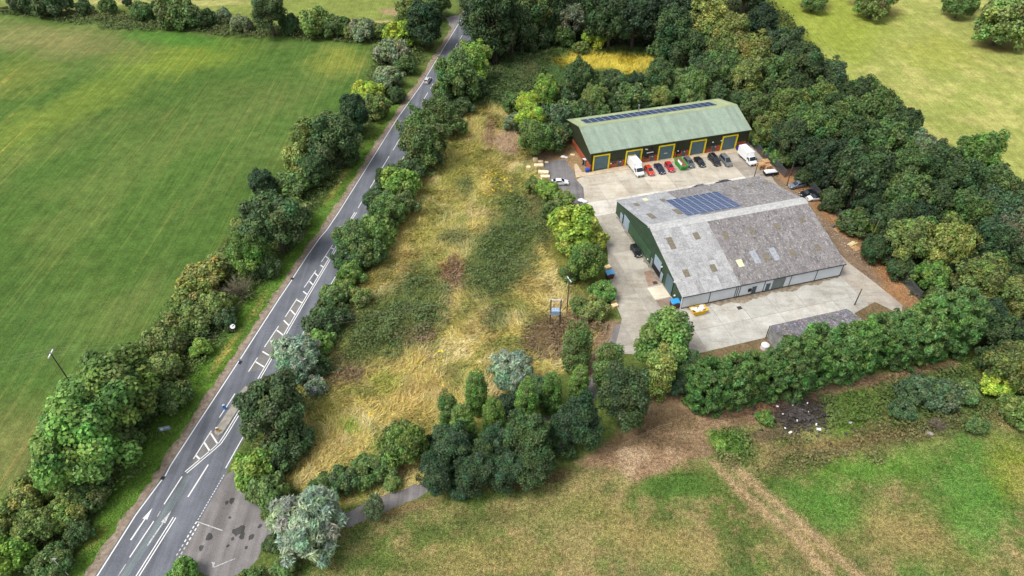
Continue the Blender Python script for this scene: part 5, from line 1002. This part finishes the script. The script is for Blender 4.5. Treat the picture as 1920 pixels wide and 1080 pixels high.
def box_van(pos, heading, label, ref='nose', Ln=6.6, roofstain=None):
    o = empty('box_van', (0,0,0), heading, label, 'van'); p = Vector(pos)-Vector((math.cos(heading), math.sin(heading), 0))*Ln/2; o.location = (p.x, p.y, ZG)
    f = Ln/2; W2 = 1.0; white = (.76,.77,.78)
    prof = [(f-2.35,.35),(f-2.35,2.15),(f-1.45,2.2),(f-.75,1.32),(f-.1,1.02),(f,.75),(f-.02,.35)]
    n = len(prof); mb = MB(); mb.add([(x,-W2*(.95 if z > 1.5 else 1),z) for x, z in prof]+[(x,W2*(.95 if z > 1.5 else 1),z) for x, z in prof], [tuple(range(n)), tuple(range(n,2*n))[::-1]]+[(i,n+i,n+(i+1)%n,(i+1)%n) for i in range(n)])
    mb.build('cab', M['car'], o, color=white, bevel=.07)
    MB().hexa([(f-1.40,-.86,2.10),(f-.78,-.90,1.36),(f-.78,.90,1.36),(f-1.40,.86,2.10)], [(f-1.36,-.86,2.14),(f-.73,-.90,1.39),(f-.73,.90,1.39),(f-1.36,.86,2.14)]).build('windscreen', M['glass'], o)
    for s in (-1, 1):
        MB().box(f-2.1,f-1.3,s*W2*.985-.03,s*W2*.985+.03,1.35,1.95).build('side_window', M['glass'], o); MB().box(f-1.1,f-.95,s*1.05,s*1.28,1.35,1.75).build('door_mirror', M['black'], o)
        MB().box(f-.2,f-.02,s*.72-.18,s*.72+.18,.78,1.0).build('headlight', M['lamp'], o, bevel=.02)
        for x in (f-1.0, -f+1.35):
            ty, ri = wheel_mesh(.37); w = link('wheel', ty, None, o, (x, s*.86, .37)); link('rim', ri, None, w)
    bx = MB().box(-f,f-2.2,-1.08,1.08,.75,3.15).build('cargo_box', M['white_p'], o, bevel=.05)
    MB().box(-f-.01,f-2.19,-1.1,1.1,.72,.80).build('skirt_rail', M['grey_metal'], bx); MB().hexa([(f-2.2,-.9,2.2),(f-1.6,-.8,2.2),(f-1.6,.8,2.2),(f-2.2,.9,2.2)],[(f-2.2,-.9,3.0),(f-2.15,-.8,3.0),(f-2.15,.8,3.0),(f-2.2,.9,3.0)]).build('wind_deflector', M['car'], o, color=white)
    MB().box(-f+.1,f-2.0,-.5,.5,.45,.75).build('chassis', M['black'], o); MB().box(f-.06,f+.03,-.9,.9,.38,.62).build('bumper', M['black'], o); MB().box(f+.02,f+.045,-.26,.26,.46,.58).build('number_plate', M['white_p'], o)
    return o
ZG = .036
HD = math.atan2(-V_.y, -V_.x)      # noses pointing away from the unit's doors
n3 = lambda x, y: G(*zg(x, y)); n4 = lambda x, y: G(*zh(x, y))
v1 = box_van(n3(1022,1035), HD+.03, 'white box van with algae stained roof end parked at the second yellow door')
MB().box(-3.28,-2.5,-1.0,1.0,3.152,3.158).build('roof_stain', worn('algae', (.42,.38,.16), .9, .4, 2), v1)
box_van(n4(1095,905), HD+.04, 'clean white box van parked beside the stacked timber pallets')
car('car', 'hatch', n3(1168,1020), HD, (.55,.045,.02), 'bright orange red car parked beside the stained white box van', ref='nose')
car('car', 'saloon', n3(1305,1000), HD, (.012,.018,.055), 'dark navy car parked between the two red cars', ref='nose')
car('car', 'hatch', n4(132,980), HD-.03, (.50,.012,.025), 'crimson red car parked next to the green skip', ref='nose')
car('car', 'estate', n4(372,930), HD, (.10,.105,.12), 'slate grey car parked right beside the green skip', ref='nose')
car('car', 'coupe', n4(500,922), HD, (.008,.008,.010), 'low black car parked between grey car and black people carrier', ref='nose')
car('car', 'mpv', n4(678,908), HD, (.010,.010,.014), 'tall black people carrier parked beside a grey one', ref='nose', rails=True)
car('car', 'mpv', n4(815,915), HD, (.14,.145,.15), 'tall grey people carrier parked beside a black one', ref='nose')
hU = math.atan2(U_.y, U_.x)
car('car', 'saloon', G(1050,345), hU-.25, (.74,.75,.77), 'white hatchback parked on the dark tarmac beside sandstone blocks')
car('car', 'hatch', G(1192,474,0), HD-.02, (.008,.009,.011), 'black hatchback parked against the green warehouse side wall')
z7c = zf(1400, 270, 8.306)
car('car', 'estate', G(*z7c(775,668)), math.pi+hU+.05, (.16,.19,.24), 'blue grey estate car parked beside the leaning wooden pole')
car('car', 'coupe', G(*z7c(945,795)), math.pi+hU-.05, (.010,.011,.014), 'black coupe parked against the white coupe by the fence')
car('car', 'coupe', G(*z7c(1060,862)), math.pi+hU-.08, (.74,.75,.76), 'white coupe with black roof parked by the warehouse ridge end', roof=(.01,.01,.012))
d_ = (G(*z7(543,440))-G(*z7(515,500))).normalized()
tr = G(*z7(690,155))-G(*z7(330,710)); hr_ = math.atan2(tr.y, tr.x); ZG = .02
car('car', 'hatch', G(*z7(515,486)), hr_, (.55,.57,.60), 'silver hatchback driving along the road away from the lay-by'); ZG = .036
car('car', 'saloon', G(1316,348,1.3)*1.0-Vector((0,0,1.3)), hU, (.10,.105,.11), 'grey car half hidden behind the warehouse roof, close to the solar panels'); car('car', 'saloon', G(1358,340,1.3)-Vector((0,0,1.3)), hU+math.pi-.1, (.02,.022,.026), 'dark car half hidden behind the warehouse roof, close to the pole')
# skips
def skip(pos, heading, colr, label, fill, Ln=3.9, Wd=1.8, Hh=1.35):
    o = empty('skip', (pos.x,pos.y,.036), heading, label, 'skip'); a, b = Ln/2, Ln/2-.65; w = Wd/2; t = .07
    out_b = [(-b,-w*.86,.0),(b,-w*.86,.0),(b,w*.86,.0),(-b,w*.86,.0)]; out_t = [(-a,-w,Hh),(a,-w,Hh),(a,w,Hh),(-a,w,Hh)]; inn = [(x*(1-t/2),y*(1-t),z) for x, y, z in out_t]; bot = [(x*.96,y*.92,.15) for x, y, z in out_b]
    mb = MB(); mb.add(out_b+out_t+inn+bot, [(0,3,2,1)]+[(i,(i+1)%4,4+(i+1)%4,4+i) for i in range(4)]+[(4+i,4+(i+1)%4,8+(i+1)%4,8+i) for i in range(4)]+[(8+i,8+(i+1)%4,12+(i+1)%4,12+i) for i in range(4)]+[(12,13,14,15)])
    mb.build('hopper', M['tint'], o, color=colr)
    for s in (-1, 1):
        MB().box(-a-.03,a+.03,s*w-.06,s*w+.06,Hh-.06,Hh+.05).build('rim', M['tint'], o, color=colr)
        for x in (-.9, 0, .9): MB().hexa([(x-.06,s*w*.84,.05),(x+.06,s*w*.84,.05),(x+.06,s*w*.93,.05),(x-.06,s*w*.93,.05)],[(x-.06,s*w*.98,Hh-.1),(x+.06,s*w*.98,Hh-.1),(x+.06,s*w*1.07,Hh-.1),(x-.06,s*w*1.07,Hh-.1)]).build('rib', M['tint'], o, color=[c*.9 for c in colr])
    for x in (-a, a): MB().box(x-.05,x+.05,-w,w,Hh-.06,Hh+.05).build('rim', M['tint'], o, color=colr)
    return o, a, w, Hh
so, a, w, h = skip(n4(228,905), HD+math.pi, (.05,.32,.06), 'open green skip holding rust brown waste and white boards', None, 4.6, 2.1, 1.45)
mb = MB(); rs = random.Random(3)
vv = [(-a*.92+2*a*.92*i/9, -w*.88+2*w*.88*j/5, h-.35+rs.uniform(-.12,.28)) for i in range(10) for j in range(6)]; mb.add(vv, [(i*6+j,(i+1)*6+j,(i+1)*6+j+1,i*6+j+1) for i in range(9) for j in range(5)]); tag(mb.build('waste', worn('rusty_waste', (.20,.09,.05), .95, .5, 3), so), kind='stuff')
for i in range(2): MB().box(-.14,.14,-1.1,1.1,0,.05).build('waste_board', M['white_p'], so, (-.4+.5*i,.62-.25*i,h-.02), (0,.2,1.5+.1*i))
zb = zf(1280, 480, 6.0)
so, a, w, h = skip(G(*zb(170,640)), hU+.02, (.80,.50,.02), 'small yellow skip heaped with white bags beside the white warehouse wall', None, 3.4, 1.8, 1.2)
for i in range(11): MB().ball((rs.uniform(-a*.75,a*.75), rs.uniform(-w*.6,w*.6), h+rs.uniform(-.2,.1)), rs.uniform(.32,.5), 1.2, .9, .55).build('rubbish_bag', M['white_p'], so, smooth=True)

# ------------------------------------------------------------------ pallets, bins, blocks and other loose things
def pallet_proto(nm, L_=1.2, W_=1.0):
    o = empty(nm); top = MB().box(-L_/2,L_/2,-.06,.06,0,.024).mesh('board'); top.materials.append(M['timber']); blk = MB().box(-L_/2,L_/2,-.05,.05,0,.1).mesh('bearer'); blk.materials.append(M['timber'])
    for i in range(6): link('board', top, None, o, (0,-W_/2+.06+i*(W_-.12)/5,.125), color=[c*R.uniform(.8,1.15) for c in L(205,170,120)])
    for i in range(3): link('bearer', blk, None, o, ((-1+i)*(L_/2-.05),0,.025), (0,0,math.pi/2), color=L(170,138,98))
    for i in range(3): link('board', top, None, o, (0,-W_/2+.06+i*(W_-.12)/2,0), color=L(175,142,100))
    return o
pp = pallet_proto('pallet'); first = [True]
def pallet(pos, rz, label, group=None, sc=1., rot=None):
    o = pp if first[0] else copy_tree(pp); first[0] = False
    o.location = pos; o.rotation_euler = rot or (0,0,rz); o.scale = (sc,sc,1); tag(o, label, 'pallet', group); return o
b0 = n4(1250,925)
for si, (dx, dy, n) in enumerate(((-1.4,.6,9),(.3,1.4,10),(.2,-.1,7))):
    for i in range(n):
        p = b0+U_*dx+V_*dy; pallet((p.x+R.uniform(-.06,.06), p.y+R.uniform(-.06,.06), .036+i*.152), hU+R.uniform(-.05,.05), f"{ORD[i]} pallet up from the ground in the {('middling','tallest','lowest')[si]} stack beside the clean white van", 'pallets stacked beside the white box van', 1.5)
z3c = zf(1380, 220, 3.1775)
for (x, y, lb, sc) in ((605,672,'weathered pallet lying on brown gravel beside the silver can',1.3),(712,782,'pallet with boards lying in front of the upright pallet',1.4),(780,828,'flat broken pallet lying on orange leaf litter',1.6)):
    p = G(*z3c(x, y)); pallet((p.x,p.y,.02), hU+.2, lb, None, sc)
p = G(*z3c(752,768)); pallet((p.x,p.y,.6), 0, 'pallet propped upright beside the thin leaning pole', None, 1.2, (1.2,0,hU+.3))
def planks(pos, n, label, colr, Ln=2.2):
    o = empty('plank_pile', (pos.x,pos.y,.03), hU+.3, label, 'planks')
    for i in range(n): MB().box(-Ln/2,Ln/2,-.13,.13,0,.06).build('plank', M['timber'], o, (R.uniform(-.2,.2),-.5+.26*(i % 4),.065*(i//4)), (0,0,R.uniform(-.12,.12)), [c*R.uniform(.8,1.2) for c in colr])
planks(G(*z3c(688,752)), 7, 'pale planks piled on the gravel beside the upright pallet', L(222,194,150))
def block_pile(pos, blocks, label, colr, cat='stone', name='sandstone_block', rz=0):
    for i, (dx, dy, z, sx, sy, sz, lb) in enumerate(blocks):
        p = pos+U_*dx+V_*dy; o = MB().box(-sx/2,sx/2,-sy/2,sy/2,0,sz).build(name, M['timber'], None, (p.x,p.y,z), (0,0,hU+R.uniform(-.12,.12)), [c*R.uniform(.88,1.08) for c in colr], bevel=.05); tag(o, lb, cat)
zc_ = zf(980, 280, 7.713)
def at7(x, y): return G(*zc_(x, y))
sand = L(238,214,176)
for x, y, sx, sy, sz, lb in ((180,170,1.3,.9,.9,'smallest upright sandstone block at the back of the row by the tarmac'),(258,195,1.4,1.0,.6,'square sandstone block beside the smallest upright one'),(232,245,2.5,1.1,.6,'long sandstone block on the grass edge of the tarmac'),(300,345,2.7,1.2,.6,'long pale sandstone slab behind the small bright green tree'),(325,405,2.4,1.1,.5,'low sandstone slab touching the small bright green tree'),(85,270,1.1,.9,.5,'rounded sandstone lump in the rough grass'),(248,455,1.0,1.5,.5,'narrow sandstone slab half under the small bright green tree'),(345,190,1.0,.7,.25,'thin sandstone offcut on the tarmac'),(720,78,1.3,.8,.12,'flat pale slab beside the brick base of the green unit')):
    p = at7(x, y); o = MB().box(-sx/2,sx/2,-sy/2,sy/2,0,sz).build('sandstone_block', M['timber'], None, (p.x,p.y,.0), (0,0,hU-.28+R.uniform(-.1,.1)), sand, bevel=.06); tag(o, lb, 'stone')
for x, y, r, lb in ((585,120,.7,'larger white sack lying on brown earth behind the tarmac'),(632,128,.5,'smaller white sack lying on brown earth behind the tarmac'),(845,755,.9,'larger white sack dumped at the yard edge by the laurel'),(898,770,.7,'smaller white sack dumped at the yard edge by the laurel')):
    p = at7(x, y); o = MB().ball((0,0,0), r, 1.1, .8, .5).build('sack', M['white_p'], None, (p.x,p.y,r*.4), smooth=True); tag(o, lb, 'sack')
def bin_(pos, body, lid, label, s=1.):
    o = empty('wheeled_bin', (pos.x,pos.y,.03), hU, label, 'bin'); o.scale = (s,s,s)
    MB().hexa([(-.55,-.42,.16),(.55,-.42,.16),(.55,.42,.16),(-.55,.42,.16)],[(-.68,-.52,1.2),(.68,-.52,1.2),(.68,.52,1.2),(-.68,.52,1.2)]).build('body', M['tint'], o, color=body)
    l = MB().hexa([(-.72,-.58,1.2),(.72,-.58,1.2),(.72,.56,1.2),(-.72,.56,1.2)],[(-.68,-.5,1.36),(.68,-.5,1.36),(.68,.5,1.42),(-.68,.5,1.42)]).build('lid', M['tint'], o, color=lid, bevel=.03); MB().box(-.3,.3,-.62,-.57,1.24,1.3).build('handle', M['black'], l)
    for x in (-.45,.45):
        for y in (-.32,.32): MB().tube((x,y-.03,.09),(x,y+.03,.09),.09,n=10).build('castor', M['rubber'], o)
blue = (.04,.30,.62)
bin_(G(*zz1(607,962)), (.10,.025,.03), blue, 'maroon wheeled bin with blue lid at the warehouse corner', 1.35)
zl = zf(1100, 480, 6.75)
bin_(G(*zl(285,280)), (.09,.025,.025), (.12,.42,.72), 'maroon wheeled bin with pale blue lid by the yard hedge', 1.3)
bin_(G(*zg(345,965)), (.02,.07,.35), (.02,.09,.45), 'small blue bin beside the brick corner of the green unit', .8)
bin_(n4(912,712), (.015,.02,.20), (.02,.03,.26), 'dark blue bin between last yellow door and white van', .8)
for x, y, lb, c in ((300,870,'tall black gas cage against the brick gable','black'),(318,880,'grey gas cage against the brick gable','grey_metal')):
    p = G(*zg(x, y)); o = empty('gas_cage', (p.x,p.y,.1), hU, lb, 'cage')
    MB().box(-.4,.4,-.3,.3,0,.1).build('base', M[c], o); MB().box(-.4,.4,-.3,.3,1.7,1.8).build('top', M['white_p'], o)
    for i in range(5):
        for yy in (-.28,.28): MB().tube((-.38+i*.19,yy,.1),(-.38+i*.19,yy,1.7),.035,n=6).build('bar', M[c], o)
    MB().tube((0,0,.1),(0,0,1.4),.2,n=10).build('gas_bottle', M[c], o)
for x, y, lb in ((350,645,'sand coloured crate at the hedge below the pale blue lidded bin'),(262,160,'small pale crate on the yard edge behind the pale blue lidded bin'),(332,585,'white crate lid on the hedge edge of the yard')):
    p = G(*zl(x, y)); o = empty('crate', (p.x,p.y,.03), hU+.2, lb, 'crate')
    for s in (-1,1): MB().box(-.6,.6,s*.42-.03,s*.42+.03,0,.6).build('side_panel', M['timber'], o, color=L(225,195,140)); MB().box(s*.6-.03,s*.6+.03,-.39,.39,0,.6).build('end_panel', M['timber'], o, color=L(215,180,125))
    MB().box(-.66,.66,-.48,.48,.6,.66).build('lid', M['timber'], o, color=L(235,212,165))
# tarpaulin covered trailer next to the pallets
p = n4(1295,1000); o = empty('covered_trailer', (p.x,p.y,.03), hU-.05, 'dark trailer with white sheeted load beside the stacked pallets', 'trailer')
MB().box(-1.9,1.9,-.85,.85,.45,.95).build('bed', M['black'], o, bevel=.05); MB().hexa([(-1.8,-.8,.95),(1.7,-.8,.95),(1.7,.8,.95),(-1.8,.8,.95)],[(-1.5,-.5,1.45),(1.2,-.55,1.4),(1.1,.5,1.35),(-1.4,.55,1.5)]).build('sheet', M['white_p'], o, bevel=.15); MB().tube((-1.9,0,.5),(-2.9,0,.45),.05).build('drawbar', M['dark_metal'], o)
for s in (-1,1): ty, ri = wheel_mesh(.33); w_ = link('wheel', ty, None, o, (.2,s*.92,.33)); link('rim', ri, None, w_)
# white tank behind the cypress hedge
p = G(1433,653); o = empty('water_tank', (p.x,p.y,-.02), hU, 'white plastic tank between shed and cypress row', 'tank'); MB().tube((0,0,.1),(0,0,1.5),1.1,n=20).tube((0,0,1.5),(0,0,1.85),1.1,.35,20).build('tank_body', M['white_p'], o); MB().tube((0,0,1.85),(0,0,1.95),.3,n=12).build('filler_cap', M['white_p'], o); o.scale = (.72,.72,.72)
MB_can = at
p = G(*z3c(577,652)); tag(MB().tube((-.4,0,.3),(.4,0,.3),.3,n=12).build('can', M['grey_metal'], None, (p.x,p.y,0), (0,0,.5)), 'silver can lying on the brown gravel', 'can')
# drain covers
for q, lb in ((zb(640,585),'rusty square drain cover in the yard before the white warehouse wall'),(zl(865,340),'rusty plate in the yard before the side doors')):
    p = G(*q); o = empty('drain_cover', (p.x,p.y,.04), hU, lb, 'drain cover'); MB().box(-.5,.5,-.45,.45,-.02,.02).build('frame', M['dark_metal'], o)
    for i in range(6): MB().box(-.42,.42,-.38+i*.14,-.30+i*.14,.02,.03).build('bar', worn('rust', (.09,.06,.045), .9), o)
# ------------------------------------------------------------------ fences, poles, signs
def fence(name, pts, h, label, bay=2.6, mesh=True, mat=None, rails=2):
    P = wpts(pts); o = empty(name, P[0], 0, label, 'fence'); Ltot = lens(P)[-1]; n = max(1, int(Ltot/bay)); mt = mat or M['dark_metal']; prev = None
    for i in range(n+1):
        p = at(P, Ltot*i/n)-P[0]; MB().box(-.05,.05,-.05,.05,0,h+.08).build('post', mt, o, p)
        if prev is not None:
            d = p-prev; a = math.atan2(d.y, d.x); ln = d.length
            if mesh:
                mb = MB(); m = int(ln/.14)
                for k_ in range(m): mb.box(k_*ln/m+.03,k_*ln/m+.10,-.012,.012,.05,h)
                for zz in (.3, h-.25): mb.box(0,ln,-.03,-.012,zz,zz+.05)
                mb.build('fence_panel', mt, o, prev, (0,0,a))
            else:
                for r_ in range(rails): MB().box(0,ln,-.03,.03,h*(.35+.5*r_/max(1,rails-1)),h*(.35+.5*r_/max(1,rails-1))+.12).build('rail', mt, o, prev, (0,0,a))
        prev = p
    return o
M['fence_steel'] = worn('fence_steel', (.11,.125,.135), .6, .2, 1, .2)
fence('palisade_fence', [(1405,268),(1430,296),(1455,316),(1472,334),(1478,330),(1497,326),(1512,345),(1545,385),(1600,432),(1650,486),(1690,528),(1722,562)], 2.4, 'dark steel palisade fence between yard and wood', mat=M['fence_steel'])
fence('rail_fence', [(1300,772),(1345,768),(1420,752),(1480,738)], 1.2, 'post and rail timber fence at the foot of the cypress row', 3, False, M['rail_timber'], 3)
fence('rail_fence', [(1172,836),(1200,822),(1232,806),(1258,800)], 1.1, 'short timber rail fence below the largest dark billowing tree', 2.4, False, M['rail_timber'])
fence('rail_fence', [(1112,650),(1130,641),(1139,612)], 1.2, 'timber rail fence turning the corner beside the yard gateway', 2.6, False, M['rail_timber'])
fence('rail_fence', [(1034,682),(1050,666),(1066,654)], 1.2, 'pale timber rail fence beside brown scrub and the columnar tree', 2.6, False, M['rail_timber'])
def pole(base, h, label, lean=(0,0), r=.13, mat=None, cat='pole', name='pole'):
    o = empty(name, (base.x,base.y,0), 0, label, cat); t = Vector((lean[0],lean[1],h)); MB().tube((0,0,-.2), t, r, r*.75, 8).build('shaft', mat or M['pole_wood'], o); MB().tube(t, t+Vector((0,0,.08)), r*.9, r*.5).build('cap', M['dark_metal'], o); return o, t
def htop(bpx, tpx):     # height of a vertical pole from the photo: base and top pixel
    b = G(*bpx); d = ray(*tpx); t = b.y/d.y; return b, max(1.5, CAMH+d.z*t)
b, h = htop((1475,348), (1487,303)); pole(b, min(h,9), 'wooden pole beside the blue grey estate car')
b, h = htop((1414,332), (1424,306)); pole(b, min(h,7), 'short dark pole behind the far corner of the warehouse')
b, h = htop((1625,466), (1652,412)); pole(b, min(h,9), 'thin wooden pole beside the propped upright pallet', r=.08, mat=M['rail_timber'])
b, h = htop((1602,572), (1615,542)); pole(b, min(h,6), 'dark post rising behind the shed roof')
# overhead line pole in the crop field and transformer pole in the meadow
WIRE = worn('wire', (.4,.4,.38), .6)
b, h = htop((135,722), (100,662)); h = min(h, 10); o, t = pole(b, h, 'wooden power pole with white crossarm at the edge of the crop field', cat='power pole', name='power_pole')
MB().box(-.09,.09,-1.1,1.1,h-.25,h-.05).build('crossarm', M['white_p'], o, None, (0,0,.1))
for y in (-.95,0,.95): MB().tube((0,y,h),(0,y,h+.3),.06).build('insulator', M['grey_metal'], o)
pA = b+Vector((0,0,h+.2))
b2, h2 = htop((1040,610), (1038,562)); h2 = min(h2, 8.5); o = empty('transformer_pole', b2, 0, 'twin wooden poles carrying a grey blue transformer in the rough meadow', 'power pole')
for x in (-1.0, 1.0): MB().tube((x,0,-.2),(x,0,h2),.13,.11).build('shaft', M['pole_wood'], o)
MB().box(-1.3,1.3,-.07,.07,h2-.2,h2).build('crossarm', M['white_p'], o); MB().box(-1.2,1.2,-.5,.3,h2*.50-.12,h2*.50).build('platform', M['grey_metal'], o)
tb = MB().box(-.8,.8,-.85,.25,h2*.5,h2*.5+1.25).build('transformer', worn('transformer_paint', L(150,172,196), .5, .1), o, bevel=.08)
for x in (-.95,-.55,.55,.95): MB().box(x-.05,x+.05,-.7,.1,h2*.5+.2,h2*.5+1.0).build('cooling_fin', M['grey_metal'], tb)
for x in (-.5,0,.5): MB().tube((x,-.3,h2*.5+1.25),(x,-.3,h2*.5+1.6),.07).build('insulator', M['white_p'], tb)
b3, h3 = htop((1053,600), (1054,548)); o3, t3 = pole(b3+Vector((1.2,2.2,0)), h2+2.2, 'tall wooden pole with white crossarm behind the transformer', cat='power pole', name='power_pole'); MB().box(-.07,.07,-.9,.9,h2+2.0,h2+2.15).build('crossarm', M['white_p'], o3, None, (0,0,.4))
pB = o3.location+Vector((0,0,h2+2.2)); pC = G(-420,720,10)
for i, dy in enumerate((-.95,0,.95)):
    for s0, s1, sag, wl in ((pA, pB, 2.2, 'thin overhead wire crossing the road from the crop field power pole'), (pC, pA, 1.6, 'thin overhead wire running out over the crop field')):
        mb = MB(); prev = None
        for k_ in range(25):
            t = k_/24; q = s0.lerp(s1, t)+Vector((0,dy*(1 if wl[19] else 1),0)); q.z -= sag*4*t*(1-t)
            if prev: mb.tube(prev, q, .005, n=4)
            prev = q
        tag(mb.build('overhead_wire', WIRE), wl, 'wire', wl)
# signs
def plate_sign(b, h, w, hh, label, face, posts=2, rz=0.):
    o = empty('road_sign', (b.x,b.y,0), rz, label, 'sign')
    for x in ([-w*.3, w*.3] if posts == 2 else [0]): MB().tube((x,0,-.1),(x,0,h),.05,n=6).build('post', M['rail_timber'] if posts == 2 else M['grey_metal'], o)
    s = MB().box(-w/2,w/2,-.06,-.02,h-hh,h).build('sign_plate', M['grey_metal'], o); MB().box(-w/2+.05,w/2-.05,-.075,-.06,h-hh+.05,h-.05).build('sign_face', face, s); return o, s
b = G(316,816); o, s = plate_sign(b, 2.6, 1.9, 1.1, 'blue grey rectangular sign on two timber posts in the verge', worn('sign_face', L(120,140,168), .4, .1), 2, .25)
MB().box(-.7,-.2,-.083,-.075,1.75,2.3).build('sign_panel', M['white_p'], s); MB().box(0,.75,-.083,-.075,2.1,2.25).build('sign_panel', M['white_p'], s)
b = G(441,624); o = empty('road_sign', (b.x,b.y,0), .3, 'round white sign with black diagonal bar on the verge', 'sign'); MB().tube((0,0,-.1),(0,0,2.1),.05).build('post', M['grey_metal'], o)
s = MB().tube((0,-.03,1.85),(0,-.10,1.95),.48,n=24).build('sign_disc', M['white_p'], o); MB().box(-.46,.46,-.02,.0,-.09,.09).build('diagonal_bar', M['black'], s, (0,-.115,1.94), (0,-.8,0))
def bollard(b, colr, label, disc=None):
    o = empty('traffic_bollard', (b.x,b.y,.13), .2, label, 'bollard'); MB().hexa([(-.3,-.15,0),(.3,-.15,0),(.3,.15,0),(-.3,.15,0)],[(-.24,-.12,1.05),(.24,-.12,1.05),(.24,.12,1.05),(-.24,.12,1.05)]).build('body', M['tint'], o, color=colr, bevel=.04)
    MB().box(-.2,.2,-.1,.1,1.05,1.12).build('top', M['white_p'], o); MB().tube((0,-.125,.72),(0,-.16,.72),.2,n=16).build('sign_disc', M['tint'], o, color=(.02,.12,.6))
bollard(G(*z2(440,440)), (.75,.42,.02), 'yellow bollard on the nose of the traffic island'); bollard(G(*z2(502,232)), (.03,.25,.70), 'blue keep left bollard further along the traffic island')
b, h = htop((128,1078), (118,1062)); o = empty('street_lamp', (b.x,b.y,0), 0, 'slim pale street lamp in the verge below the olive bushes', 'lamp'); MB().tube((0,0,-.1),(0,0,5),.06,.04).build('column', M['white_p'], o); MB().box(-.1,.45,-.08,.08,4.97,5.07).build('lantern', M['grey_metal'], o)
# drain grates at the road edge
for q in (z1(712,180), z4(152,662)):
    p = G(*q); MB().box(-.35,.35,-.3,.3,.016,.026).build('road_drain', M['black'], road, (p.x,p.y,0), (0,0,-ROADROT))
# rubble and litter
rs = random.Random(9)
zt = zf(1200, 640, 2.454)
p0 = G(*zt(740,345)); o = empty('rubble_heap', (p0.x,p0.y,0), 0, 'burnt dark rubble heap with pale scraps in the paddock', 'rubble')
mb = MB()
for i in range(420):
    a, r = rs.uniform(0,6.28), min(8.5, abs(rs.gauss(0, 3.8))); s = rs.uniform(.12,.42); x, y = r*math.cos(a)*1.1, r*math.sin(a)*.75; mb.ball((x,y,.35*max(0,1-r/6)+s*.2), s, 1, rs.uniform(.6,1), rs.uniform(.4,.8), 5, 3)
tag(mb.build('rubble', worn('burnt_rubble', (.06,.052,.048), .95, .6, 1.2), o), kind='stuff')
for x, y, s in ((630,305,.3),(655,340,.25),(740,322,.35),(768,290,.25),(820,410,.55),(690,425,.5),(665,405,.3),(720,370,.25),(808,388,.3),(770,330,.22),(700,300,.25)):
    q = G(*zt(x, y))-p0; MB().box(-s*.7,s*.7,-s*.4,s*.4,0,.08).build('scrap', M['white_p'], o, (q.x,q.y,.35), (rs.uniform(-.3,.3),rs.uniform(-.3,.3),rs.uniform(0,3)))
for x, y, s, nm, lb in ((1215,232,.55,'sack','white sack lying in the weeds of the overgrown bank'),(965,375,.4,'sack','pale yellow sack in bright grass beside the burnt rubble'),(1405,362,.9,'stone_slab','pale stone slab under the bare branch heap'),(1330,425,.6,'stone_slab','small grey slab at the foot of the overgrown bank')):
    q = G(*zt(x, y)); tag(MB().ball((0,0,0), s, 1.3, .7, .45).build(nm, M['white_p'] if nm == 'sack' else M['kerb'], None, (q.x,q.y,s*.35), (0,0,rs.uniform(0,3)), smooth=True), lb, nm.split('_')[-1])
mb = MB()
for i in range(260):
    t = rs.uniform(0,1); q = Vector(G(1500,395)).lerp(G(1712,560), t)+Vector((rs.uniform(-1,3.2), rs.uniform(-1.4,1.4), 0)); s = rs.uniform(.04,.14); mb.ball((q.x,q.y,s*.4), s, 1, 1, .6, 5, 3)
tag(mb.build('gravel_litter', worn('pale_litter', (.45,.40,.34), .9, .4, 1)), 'pale stones and litter scattered over the brown gravel by the fence', 'litter', kind='stuff')
